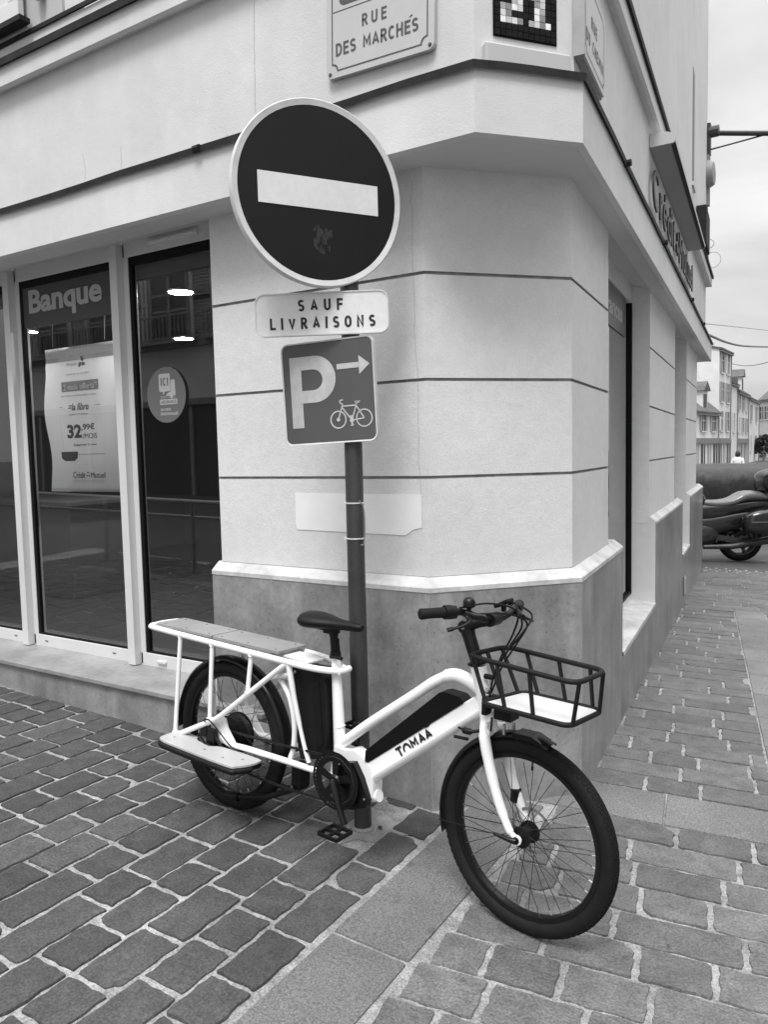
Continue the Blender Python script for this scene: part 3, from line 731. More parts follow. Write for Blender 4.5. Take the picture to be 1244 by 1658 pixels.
# round sticker
TD = frame_m((-3.612, 3.310, 2.025), (1, 0, 0), (0, 0, 1))
b = MB(); b.prism(circ(.168, 48), 0, .0012, T=TD); st = b.build('round_sticker', M['disc']); tag(st, 'round grey ICI sticker with speech bubbles on the window pane beside the pier', 'sticker')
b = MB(); b.prism(rrect(.098, .108, .012, 4, -.01, .075), .0013, .002, T=TD); b.prism([(-.03, .03), (-.002, .03), (-.025, .0)], .0013, .0019, T=TD)
b.prism([(.045, .085), (.062, .092), (.078, .085), (.082, -.002), (.06, -.006), (.05, -.03), (.03, -.006), (.0, -.006), (.012, .010), (.04, .018)], .0013, .0018, T=TD)
b.build('speech_bubble', M['discp'], st)
stroke('letters', 'ICI', M['disc'], TD @ Matrix.Translation((0, 0, .0018)), st, x=-.01, y=.08, w=.066, h=.05, t=.2, kx=.9)
b = MB(); b.box((-.055, -.058, .0013), (.095, -.026, .0018), T=TD); b.build('text_bar', M['discp'], st)
text('letters', 'ASSURANCE', M['disc'], TD, st, x=.02, y=-.042, z=.002, w=.135, h=.020, bold=.02, depth=.0005)
text('letters', 'UN DEVIS', M['discp'], TD, st, x=-.008, y=-.088, z=.0014, w=.09, h=.017, bold=.02, depth=.0005)
text('letters', 'PERSONNALISÉ', M['discp'], TD, st, x=.022, y=-.112, z=.0014, w=.15, h=.021, bold=.02, depth=.0005)
text('letters', 'TOUT CHEZ', M['discp'], TD, st, x=.015, y=-.012, z=.0014, w=.13, h=.014, bold=.0, depth=.0005)
# small pictogram sticker
TP = frame_m((-3.70, 3.310, .56), (1, 0, 0), (0, 0, 1))
b = MB(); b.prism(rrect(.15, .05, .02), 0, .0012, T=TP); pk = b.build('pane_sticker', M['ink']); tag(pk, 'small black oval sticker low on the third shop window pane', 'sticker')
b = MB()
for cx in (-.04, .035): b.lathe([(.013, .0015), (.019, .0015), (.019, .0025), (.013, .0025)], 20, T=TP @ Matrix.Translation((cx, 0, 0)), closed=True)
b.box((-.03, -.003, .0015), (.03, .003, .0025), T=TP); b.build('ring_mark', M['paleink'], pk)
# hanging poster, gently rippled, inside the glass
b = MB(); nx, nz = 3, 40; x0, x1, z0, z1 = -4.985, -4.19, 1.42, 2.43; y0 = 3.43
def py(z, x=0): t = (z1-z)/(z1-z0); return y0+.012*math.sin(t*9+.6)+(.03*max(0, .12-t)/.12)
def ripple(t): return .012*math.sin(t*11)
V = []
for j in range(nz+1):
    z = z1-(z1-z0)*j/nz; t = j/nz; sh = .03*t+(.008*math.sin(t*11)) - (.0 if t > .1 else .02*(1-t/.1))
    for i in range(nx+1):
        x = x0+(x1-x0)*i/nx; V.append((x+sh*(1-i/nx), py(z), z))
F = [(j*(nx+1)+i, (j+1)*(nx+1)+i, (j+1)*(nx+1)+i+1, j*(nx+1)+i+1) for j in range(nz) for i in range(nx)]
b.add(V, F)
for k in range(nx*nz): b.m[k] = 1 if k < nx*4 else 0
poster = b.build('poster', [M['paper'], M['shutter']], smooth=60); tag(poster, 'white hanging poster advertising la fibre at 32,99 euros behind the shop window', 'poster')
sol = poster.modifiers.new('s', 'SOLIDIFY'); sol.thickness = .001; sol.offset = 1
def ptext(s, x, z, w_, h_, mt, bold=.02, shear=0, name='letters'):
    T = frame_m((x-.185, py(z)-.004, z), (1, 0, 0), (0, 0, 1)); text(name, s, mt, T, poster, w=w_, h=h_, bold=bold, depth=.001, shear=shear)
DI = M['dimink']
ptext('2 mois offerts*', -4.40, 2.148, .36, .042, M['paper'], .03)
b = MB(); b.box((-4.785, py(2.14)-.0035, 2.115), (-4.39, py(2.14)-.002, 2.185)); b.build('text_bar', M['midg'], poster)
ptext('Margaux', -4.49, 2.302, .11, .024, M['shutter'], 0)
b = MB()
for a_ in (90, 210, 330):
    cx, cz = -4.57+.022*math.cos(R(a_+0)), 2.31+.026*math.sin(R(a_))
    T = frame_m((cx, py(cz)-.004, cz), (math.cos(R(a_+30)), 0, math.sin(R(a_+30))), (-math.sin(R(a_+30)), 0, math.cos(R(a_+30))))
    b.prism([(-.016, -.010), (.016, -.010), (.020, .006), (0, .016), (-.020, .006)], 0, .001, T=T)
b.build('emblem', M['dimink'], poster)
ptext('à partir du 1er avril 2023', -4.43, 2.235, .24, .016, M['shutter'], 0)
ptext('dans la limite des stocks disponibles en boutique', -4.41, 2.085, .38, .016, M['shutter'], 0)
ptext('=la fibre', -4.41, 2.008, .22, .05, DI, .02, .25)
ptext('Internet Tv Téléphone', -4.41, 1.955, .2, .014, M['shutter'], 0)
ptext('32', -4.475, 1.84, .155, .095, DI, .04)
ptext(',99€', -4.325, 1.865, .14, .05, DI, .02); ptext('/MOIS', -4.315, 1.805, .15, .036, DI, 0)
ptext('Engagement 12 mois', -4.38, 1.745, .24, .02, DI, .01)
b = MB(); yy = lambda z: py(z)-.004
def pbar(xa, za, xb, zb, t=.0016):
    xa -= .185; xb -= .185
    n_ = max(1, int(abs(za-zb)/.03))
    for i in range(n_):
        a0_, a1_ = za+(zb-za)*i/n_, za+(zb-za)*(i+1)/n_
        x_, x2_ = xa+(xb-xa)*i/n_, xa+(xb-xa)*(i+1)/n_
        b.add([(x_-t, yy(a0_), a0_-t), (x2_+t, yy(a1_), a1_-t), (x2_+t, yy(a1_), a1_+t), (x_-t, yy(a0_), a0_+t)], [(0, 1, 2, 3)])
pbar(-4.62, 2.012, -4.58, 2.012); pbar(-4.62, 2.012, -4.62, 1.68); pbar(-4.62, 1.68, -4.18, 1.68); pbar(-4.18, 1.68, -4.18, 2.012); pbar(-4.24, 2.012, -4.18, 2.012)
b.build('line_frame', M['dimink'], poster)
b = MB(); b.prism([(-4.65, 1.70), (-4.47, 1.70), (-4.475, 1.655), (-4.51, 1.635), (-4.61, 1.635), (-4.645, 1.655)], .004, .008, T=frame_m((-.185, py(1.67), 0), (1, 0, 0), (0, 0, 1)))
b.build('box_picture', M['dimink'], poster)
ptext('Crédit', -4.465, 1.537, .13, .042, M['ink'], .0)
ptext('Mutuel', -4.265, 1.535, .15, .038, M['ink'], .0)
b = MB()
for dx_, dz_ in ((0, .018), (-.012, -.004), (.012, -.004)): b.prism(circ(.006, 8, -4.37+dx_, 1.535+dz_), .004, .006, T=frame_m((-.185, py(1.535), 0), (1, 0, 0), (0, 0, 1)))
b.build('emblem', M['ink'], poster)
b = MB()
for z in (1.50, 1.488): b.box((-4.715, yy(z), z-.001), (-4.385, yy(z)+.001, z+.001))
b.build('small_print', M['shutter'], poster)
for x in (-4.88, -4.32):
    b = MB(); b.tube([(x, 3.44, 2.44), (x+.005, 3.46, 2.82)], .0012, 5); b.build('hanging_wire', M['shutter'], poster)
# round ceiling lamps inside
for (x, y, r_), lb in zip(((-3.93, 3.77, .078), (-5.45, 5.24, .085), (-5.42, 3.70, .085), (-6.14, 4.13, .05)),
        ('round lit ceiling lamp nearest the corner pier, high in the third pane', 'lit ceiling lamp deeper in the bank, lower one in the third pane',
         'round lit ceiling lamp under the Banque band', 'small lit spot left of the lamp under the Banque band')):
    t = empty('ceiling_lamp', (x, y, 2.75), lb, 'ceiling lamp', 'round ceiling lamps inside the bank')
    b = MB(); b.lathe([(0, 0), (r_, 0), (r_+.002, .006)], 28); b.build('diffuser', M['lamp'], t)
    b = MB(); b.lathe([(r_+.003, .001), (r_+.012, .001), (r_+.012, .012), (0, .012)], 28); b.build('housing', M['pvc'], t)
# dark desk inside
b = MB(); b.box((-8.2, 4.6, .3), (-6.4, 5.3, 1.2)); b.box((-8.3, 4.5, 1.2), (-6.3, 5.4, 1.25)); tag(b.build('counter', M['room'], bevel=.01), 'dark counter inside the bank behind the left pane', 'counter')

# ------------------------------------------------------------------ signs on the wall
def text_list(T, par, items):
    for s, mt, x, y, w_, h_, bo in items: stroke('letters', s, mt, T, par, x=x, y=y, w=w_, h=h_, t=.17, kx=.92, depth=.0014)
TN = frame_m((-1.866, 3.033, 3.575), (math.cos(R(1.5)), 0, -math.sin(R(1.5))), (math.sin(R(1.5)), 0, math.cos(R(1.5))))
np_ = empty('street_name_plate', (-1.866, 3.04, 3.575), 'enamel street name plate reading RUE DES MARCHÉS on the left face', 'street sign')
TN2 = Matrix.Translation((1.866, -3.04, -3.575)) @ TN
b = MB(); b.prism(rrect(.565, .415, .03, 6), -.022, 0, T=TN2); b.build('plate', M['enamel'], np_, smooth=40, bevel=.003)
def band_outline(w_, h_, notch, t):
    """frame line with concave corners"""
    def outl(e):
        w2, h2, r_ = w_/2-e, h_/2-e, notch
        p = []
        for sx, sy, a0_ in ((1, 1, 270), (-1, 1, 0), (-1, -1, 90), (1, -1, 180)):
            for i in range(7):
                a_ = R(a0_-90*i/6); p.append((sx*w2+(r_)*math.cos(a_), sy*h2+(r_)*math.sin(a_)))
        return p
    return outl
def notched(w_, h_, r_):
    p = []
    for sx, sy, st_ in ((1, -1, 180), (1, 1, 270), (-1, 1, 0), (-1, -1, 90)):
        for i in range(7):
            a_ = R(st_-90*i/6); p.append((sx*w_/2+r_*math.cos(a_), sy*h_/2+r_*math.sin(a_)))
    return p
oo, ii = notched(.505, .362, .030), notched(.493, .350, .030)
b = MB(); n = len(oo); b.add([(x, y, .0012) for x, y in oo]+[(x, y, .0012) for x, y in ii], [(i, (i+1) % n, n+(i+1) % n, n+i) for i in range(n)], T=TN2); b.build('border', M['enamelink'], np_)
text_list(TN2, np_, [('RUE', M['enamelink'], -.02, .005, .130, .052, .012), ('DES MARCHES', M['enamelink'], -.012, -.088, .435, .056, .012)])
b = MB(); b.prism([(.163, -.052), (.178, -.046), (.172, -.041), (.160, -.049)], 0, .0012, T=TN2); b.build('accent', M['enamelink'], np_)
b = MB(); b.prism(rrect(.42, .062, .03, 6, 0, .128), 0, .001, T=TN2); b.box((-.245, .076, 0), (.245, .080, .001), T=TN2); b.build('header', M['enamelink'], np_)
text_list(TN2 @ Matrix.Translation((0, 0, .001)), np_, [('LAGNY-SUR-MARNE', M['enamel'], 0, .128, .33, .034, .01)])
for x, y in ((-.262, -.188), (.262, -.188), (-.262, .188), (.262, .188)):
    b = MB(); b.lathe([(0, .005), (.007, .004), (.009, 0)], 12, T=TN2 @ Matrix.Translation((x, y, 0))); b.build('screw', M['enamelink'], np_, smooth=40)
# plate on the side street face
Tq = frame_m((*rp(.10, .045), 3.54), (*uR, 0), (0, 0, 1))
sp = empty('street_name_plate', (*rp(.10, 0), 3.54), 'pale second street name plate seen edge-on on the side street face', 'street sign')
Tq = Matrix.Translation((-rp(.10, 0).x, -rp(.10, 0).y, -3.54)) @ Tq
b = MB(); b.prism(rrect(.50, .37, .03, 6), -.012, 0, T=Tq); b.build('plate', M['enamel'], sp, bevel=.003)
b = MB(); b.box((-.255, -.19, -.045), (-.243, .19, .004), T=Tq); b.box((-.243, -.19, -.045), (.24, -.178, -.0125), T=Tq); b.build('backing_frame', M['signback'], sp)
b = MB(); b.add([(x*.88, y*.88, .0012) for x, y in oo]+[(x*.88, y*.88, .0012) for x, y in ii], [(i, (i+1) % n, n+(i+1) % n, n+i) for i in range(n)], T=Tq); b.build('border', M['dimink'], sp)
text_list(Tq, sp, [('RUE', M['dimink'], -.02, .02, .13, .055, .0), ('DU CHEMIN', M['dimink'], 0, -.075, .40, .055, .0)])
# mosaic
dU = (UK2-UK1).normalized(); nU = Vector((dU.y, -dU.x)); cU = UK1.lerp(UK2, .5)
import_rows = {7: {}, 8: {}}
grid = {6: {1: .5, 2: .6, 3: .22, 4: .9, 6: .5, 7: .25, 8: .5}, 5: {3: .38, 4: .6, 7: .25, 8: .5}, 4: {1: .32, 2: .22, 3: 1, 4: .5, 7: .95, 8: .33},
        3: {1: .55, 2: .2, 7: .68, 8: .22}, 2: {1: .85, 2: .45, 3: .6, 4: .22, 6: .36, 7: .55, 8: .2, 9: 1}}
MW = .298; cell = MW/11
Tm = frame_m((cU.x+nU.x*.004+dU.x*.0-.0, cU.y+nU.y*.004, 3.386), (*dU, 0), (0, 0, 1))
mo = empty('pixel_mosaic', (cU.x, cU.y, 3.375), 'black tile mosaic with pale pixel digits on the chamfered corner', 'mosaic')
Tm = Matrix.Translation((-cU.x, -cU.y, -3.375)) @ Tm
b = MB(); b.box((-MW/2-.004, -.004, -.008), (MW/2+.004, cell*11, 0), T=Tm); b.build('backing', M['black'], mo)
b = MB()
for j in range(11):
    for i in range(11):
        v_ = min(.9, grid.get(j, {}).get(i, 0)*1.25) or random.uniform(.003, .009)
        x_ = -MW/2+i*cell; b.box((x_+.0012, j*cell+.0012, 0), (x_+cell-.0012, (j+1)*cell-.0012, .004+random.uniform(0, .0015)), T=Tm, tone=v_)
b.build('tiles', M['tile'], mo)
b = MB(); Tb = frame_m((cU.x, cU.y, 3.352), (*dU, 0), (0, 0, 1)); b.box((-.205, -.175, -.02), (.205, -.012, .036), T=Tb)
tag(b.build('stone_block', M['enamel'], bevel=.008), 'worn stone ledge block under the pixel mosaic', 'stone ledge')
# sign lettering and light box over the side windows
Tl = frame_m((*rp(4.12, .0), 3.1), (*uR, 0), (0, 0, 1))
sg = empty('shop_sign_letters', (0, 0, 0), 'raised dark lettering reading Crédit Mutuel along the side street wall', 'shop sign')
for s_, x_, w_ in (('C', -1.60, .34), ('r', -1.27, .17), ('é', -.99, .26), ('d', -.66, .27), ('i', -.44, .07), ('t', -.27, .16), ('M', .42, .38), ('u', .79, .24), ('t', 1.05, .16), ('u', 1.30, .24), ('e', 1.60, .25), ('l', 1.82, .06)):
    big = s_ in 'CMdtilé'; h_ = .72*{'C': .40, 'M': .39, 'd': .40, 'l': .40, 'i': .38, 't': .35, 'é': .40}.get(s_, .28)
    text('letter', s_, M['letter'], Tl, sg, x=x_, y=.30+h_/2, z=.025, w=w_*.92, h=h_, bold=0, depth=.014)
b = MB()
for dx_, dz_ in ((.08, .50), (.02, .38), (.14, .38)): b.prism(circ(.04, 14, dx_, dz_), .02, .04, T=Tl)
b.build('emblem', M['letter'], sg)
prof = [(0, 3.81), (.155, 3.815), (.172, 3.825), (.178, 3.85), (.165, 3.88), (.12, 3.90), (0, 3.905)]
b = MB(); s0, s1 = 2.38, 5.75; n = len(prof)
V = [(*rp(s_, o_+.004), z_) for s_ in (s0, s1) for o_, z_ in prof]
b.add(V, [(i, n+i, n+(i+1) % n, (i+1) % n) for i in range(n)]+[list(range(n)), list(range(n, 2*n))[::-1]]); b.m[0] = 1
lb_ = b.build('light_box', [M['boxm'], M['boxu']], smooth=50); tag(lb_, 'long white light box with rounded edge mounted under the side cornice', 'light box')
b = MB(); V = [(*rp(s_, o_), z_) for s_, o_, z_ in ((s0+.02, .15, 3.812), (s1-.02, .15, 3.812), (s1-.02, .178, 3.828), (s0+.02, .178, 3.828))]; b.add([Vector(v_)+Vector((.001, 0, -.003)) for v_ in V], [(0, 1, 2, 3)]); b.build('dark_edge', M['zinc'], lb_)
# bracket lamp, box and cable at the end of the building
br = empty('wall_bracket', (*rp(8.86, .0), 6.20), 'dark lamp bracket arm projecting from the far end of the wall', 'lamp bracket')
b = MB(); T = Matrix.Identity(4)
arm = [(0.03, 0, 0), (.3, .05, -.02), (.8, .12, -.02), (1.6, .2, 0)]; b.tube([(.02, .02, -.02), (.35, .2, -.04), (.9, .53, -.06), (1.9, 1.15, -.02)], .036, 10)
b.build('arm', M['pole'], br, smooth=50)
b = MB(); b.tube([(.03, .02, -.26), (.72, .43, -.07)], .012, 6); b.build('stay', M['pole'], br)
b = MB(); b.box((-.01, -.05, -.34), (.05, .05, .10)); b.tube([(0.03, 0, -.02), (.16, 0, -.02)], .08, 10); b.build('wall_plate', M['pole'], br)
jb = empty('loudspeaker', (*rp(8.86, 0), 5.24), 'small pale rounded wall loudspeaker below the bracket arm', 'loudspeaker')
b = MB(); b.lathe([(0, -.0), (.12, .02), (.2, .12), (.16, .2), (0, .22)], 18, T=Matrix.Translation((-.10, 0, .35)) @ Matrix.Rotation(R(90), 4, 'Y')); b.build('housing', M['sill'], jb, smooth=50)
b = MB(); b.box((-.02, -.05, -.1), (.04, .05, .62)); b.tube([(.0, 0, -.1), (.02, 0, -.9), (.01, 0, -1.0)], .02, 6); b.build('bracket', M['midg'], jb)
b = MB(); T = frame_m((*rp(7.1, .09), 4.42), (*uR, 0), (0, 0, 1)); b.box((-.35, -.3, -.08), (.35, .16, .04), T=T)
tag(b.build('junction_box', M['zinc'], bevel=.01), 'dark box standing on the side cornice', 'junction box')
for nm, s_, z_, r_ in (('cable_loop', 7.6, 4.3, .055), ('cable_loop', 8.35, 4.25, .11)):
    b = MB(); T = frame_m((*rp(s_, .12), z_), (1, 0, 0), (0, 0, 1)); b.tube([(r_*math.cos(t/12*2*math.pi), r_*math.sin(t/12*2*math.pi), 0) for t in range(12)], .007, 6, T=T, closed=True)
    tag(b.build(nm, M['pvc'], smooth=40), 'smaller pale cable loop on the side cornice' if r_ < .1 else 'larger pale cable loop near the end of the cornice', 'cable', 'cable loops on the cornice')
# overhead cables
for pts, r_, lb in (([(1150, 543, 20), (1180, 555, 24), (1210, 560.5, 28), (1262, 562, 34)], .035, 'thick twisted overhead cable leaving the corner building'),
                    ([(1141, 524, 22), (1190, 529, 30), (1262, 537, 40)], .012, 'thin topmost overhead cable crossing the sky'),
                    ([(1182, 588, 70), (1205, 592, 66), (1230, 590, 60), (1264, 580, 52)], .035, 'thin sagging cable from the tall far house')):
    b = MB(); b.tube(curve([at(*p) for p in pts], 6), r_, 6); tag(b.build('overhead_cable', M['midg']), lb, 'cable', 'overhead cables')
# upper left window shutter
sh = empty('window_shutter', (-5.0, 2.98, 4.32), 'white shuttered window corner above the cornice at top left', 'shutter')
b = MB(); b.box((-1.2, 0, 0), (.62, .04, .10)); b.box((.52, .0, .10), (.62, .04, 2.0)); b.box((-1.2, .0, .22), (.52, .035, .32)); b.box((.44, .01, .10), (.52, .04, 2)); b.build('frame', M['pvc'], sh, bevel=.004)
b = MB(); b.box((-1.2, .02, .10), (.44, .03, 2.0)); b.build('panel', M['plaster'], sh)
b = MB(); b.box((-1.2, -.02, -.04), (.66, .05, -.01)); b.build('sill', M['zinc'], sh)
b = MB(); b.tube([(.78, .03, .06), (.78, .03, .24)], .032, 12); b.tube([(.78, .03, .12), (.78, .03, .13)], .038, 12); b.build('hinge_cap', M['pvc'], sh, smooth=40)
# plaster repair patch / paper strips
Tw_ = frame_m((0, 3.0555, 0), (1, 0, 0), (0, 0, 1))
b = MB(); b.prism([(-2.434, 1.452), (-1.704, 1.452), (-1.706, 1.30), (-1.75, 1.29), (-1.79, 1.262), (-2.428, 1.268), (-2.436, 1.30)], 0, .0015, T=Tw_)
tag(b.build('paper_patch', M['residue']), 'blank white pasted strip on the wall behind the post', 'paper strip')

# ------------------------------------------------------------------ post with the road signs
PB = Vector((-1.82, 2.684)); zb = gz(*PB)
post = empty('sign_post', (PB.x, PB.y, zb), 'dark grey round post carrying a no entry sign and two smaller plates', 'sign post')
OFF = Matrix.Translation((-PB.x, -PB.y, -zb))
b = MB(); b.lathe([(.038, -.01), (.038, 2.76), (.034, 2.77), (0, 2.77)], 28); b.build('pole', M['pole'], post, smooth=40)
b = MB(); b.lathe([(.05, -.008), (.049, .004), (.0385, .012)], 24); b.build('collar', M['concrete'], post, smooth=40)
def plateT(C, yaw, roll):
    x = Vector((math.cos(yaw), math.sin(yaw), 0)); u = Vector((0, 0, 1)); X = x*math.cos(roll)+u*math.sin(roll); Y = -x*math.sin(roll)+u*math.cos(roll)
    return OFF @ frame_m(C, X, Y)
# no entry disc
T = plateT((-1.850, 2.539, 2.676), 1.026, .006); D = .725
ds = empty('no_entry_disc', parent=post)
b = MB(); b.lathe([(0, -.004), (.336, -.004)], 72, T=T); b.build('face', M['signblack'], ds)
b = MB(); b.lathe([(.336, -.003), (.348, -.001), (.358, .001), (.3625, -.003), (.3625, -.028), (.352, -.03)], 72, T=T); b.build('rim', M['signrim'], ds, smooth=50)
b = MB(); b.lathe([(.353, -.028), (.34, -.014), (0, -.013)], 72, T=T); b.build('back', M['signback'], ds)
b = MB(); b.box((-.256, -.0595, -.004), (.256, .0595, -.002), T=T); b.build('bar', M['signwhite'], ds)
b = MB()
for _ in range(46):
    x_, y_ = random.uniform(-.035, .04), random.uniform(-.235, -.135)
    b.box((x_, y_, -.0039), (x_+random.uniform(.003, .012), y_+random.uniform(.004, .03), -.0034-random.random()*.0002), T=T)
b.build('sticker_residue', M['stud2'], ds)
b = MB(); b.box((-.05, -.25, -.05), (.0, .25, -.03), T=T); b.build('rail', M['signback'], ds)
# SAUF LIVRAISONS
T = plateT((-1.894, 2.585, 2.220), .508, .010); pn = empty('text_plate', parent=post)
b = MB(); b.prism(rrect(.552, .173, .04, 7), -.02, 0, T=T); b.build('plate', M['signwhite'], pn, smooth=40, bevel=.003)
rim = lambda w_, h_, r_, t: (rrect(w_, h_, r_, 7), rrect(w_-2*t, h_-2*t, r_-t, 7))
o1, i1 = rim(.552, .173, .04, .005); n = len(o1)
b = MB(); b.add([(x, y, .003) for x, y in o1]+[(x, y, .003) for x, y in i1]+[(x, y, .0) for x, y in o1]+[(x, y, .0) for x, y in i1], [(i, (i+1) % n, n+(i+1) % n, n+i) for i in range(n)]+[(2*n+i, 2*n+(i+1) % n, (i+1) % n, i) for i in range(n)]+[(n+i, n+(i+1) % n, 3*n+(i+1) % n, 3*n+i) for i in range(n)], T=T); b.build('rim', M['signrim'], pn)
for s_, y_, w_ in (('SAUF', .035, .185), ('LIVRAISONS', -.036, .435)):
    # even, generous letter spacing
    stroke('letters', s_, M['ink'], T, pn, x=-.003 if s_ == 'SAUF' else .003, y=y_, w=w_, h=.047, t=.20, kx=.86, depth=.0012)
b = MB(); b.box((-.03+.08, -.05, -.04), (.03+.08, .05, -.021), T=T); b.build('clamp', M['pole'], pn)
# bicycle parking plate
T = plateT((-1.896, 2.621, 1.904), .162, .034); pk = empty('parking_plate', parent=post)
b = MB(); b.prism(rrect(.426, .426, .032, 6), -.02, 0, T=T); b.build('plate', M['signgrey'], pk, smooth=40, bevel=.003)
o1, i1 = rim(.427, .427, .033, .006); n = len(o1)
b = MB(); b.add([(x, y, .004) for x, y in o1]+[(x, y, .002) for x, y in i1]+[(x, y, -.02) for x, y in o1], [(i, (i+1) % n, n+(i+1) % n, n+i) for i in range(n)]+[(2*n+i, 2*n+(i+1) % n, (i+1) % n, i) for i in range(n)], T=T); b.build('rim', M['signrim'], pk, smooth=50)
# P: stem and bowl
b = MB(); z_ = (.0006, .0016)
sx = lambda x: (x-212)/426*.426*1.0
b.box((-.176, -.142, z_[0]), (-.122, .155, z_[1]), T=T)
outer, inner = [], []
for i in range(17):
    a_ = R(90-180*i/16); outer.append((-.060+.098*math.cos(a_), .058+.097*math.sin(a_))); inner.append((-.068+.045*math.cos(a_), .056+.043*math.sin(a_)))
V = [(-.122, .155, z_[1])]+[(x, y, z_[1]) for x, y in outer]+[(-.122, -.039, z_[1])]
I = [(-.122, .099, z_[1])]+[(x, y, z_[1]) for x, y in inner]+[(-.122, .013, z_[1])]
b.add(V+I, [(i, i+1, 19+i+1, 19+i) for i in range(18)], T=T)
b.build('letter_p', M['signpale'], pk)
b = MB(); b.box((.045, .088, z_[0]), (.148, .110, z_[1]), T=T); b.prism([(.146, .060), (.146, .137), (.194, .099)], z_[0], z_[1], T=T); b.build('arrow', M['signpale'], pk)
b = MB(); Tb = T @ Matrix.Translation((.096, -.118, .0016))
for cx in (-.056, .062): b.lathe([(.032, 0), (.0375, 0)], 36, T=Tb @ Matrix.Translation((cx, 0, 0)))
def ln(p, q, t=.0028):
    p, q = Vector((*p, 0)), Vector((*q, 0)); d = (q-p).normalized(); k = Vector((-d.y, d.x, 0))*t; b.add([p-k, q-k, q+k, p+k], [(0, 1, 2, 3)], T=Tb)
for p, q in (((-.056, 0), (-.033, .062)), ((-.036, .054), (.030, .054)), ((-.036, .048), (.006, -.006)), ((.006, -.006), (.032, .064)), ((.03, .05), (.062, 0)), ((.062, 0), (.006, -.006)), ((-.033, .062), (-.045, .068)), ((-.045, .068), (-.046, .078)), ((-.046, .078), (-.03, .080)), ((.022, .066), (.046, .070))): ln(p, q)
ln((.006, -.006), (.006, -.026), .004); ln((.0, -.028), (.014, -.024), .003); ln((.006, -.006), (.002, .014), .006); ln((.022, .067), (.044, .067), .0045)
b.prism(circ(.008, 12, -.056, 0), 0, .0003, T=Tb); b.prism(circ(.010, 14, .006, -.006), 0, .0004, T=Tb)
b.build('bicycle_symbol', M['signpale'], pk)
# cable ties with a plastic loop
for z in (1.438, 1.288):
    b = MB(); b.tube([(.0395*math.cos(t/20*2*math.pi), .0395*math.sin(t/20*2*math.pi), z-zb) for t in range(20)], .0035, 6, closed=True); b.box((-.035, -.034, z-zb-.006), (-.024, -.026, z-zb+.006))
    b.build('cable_tie', M['paper'], post)
b = MB(); b.tube(curve([(.034, -.018, 1.45), (.050, -.01, 1.42), (.054, -.008, 1.35), (.050, -.012, 1.27), (.036, -.016, 1.262)], 5), .0025, 5, T=Matrix.Translation((0, 0, -zb))); b.build('torn_strap', M['midg'], post)

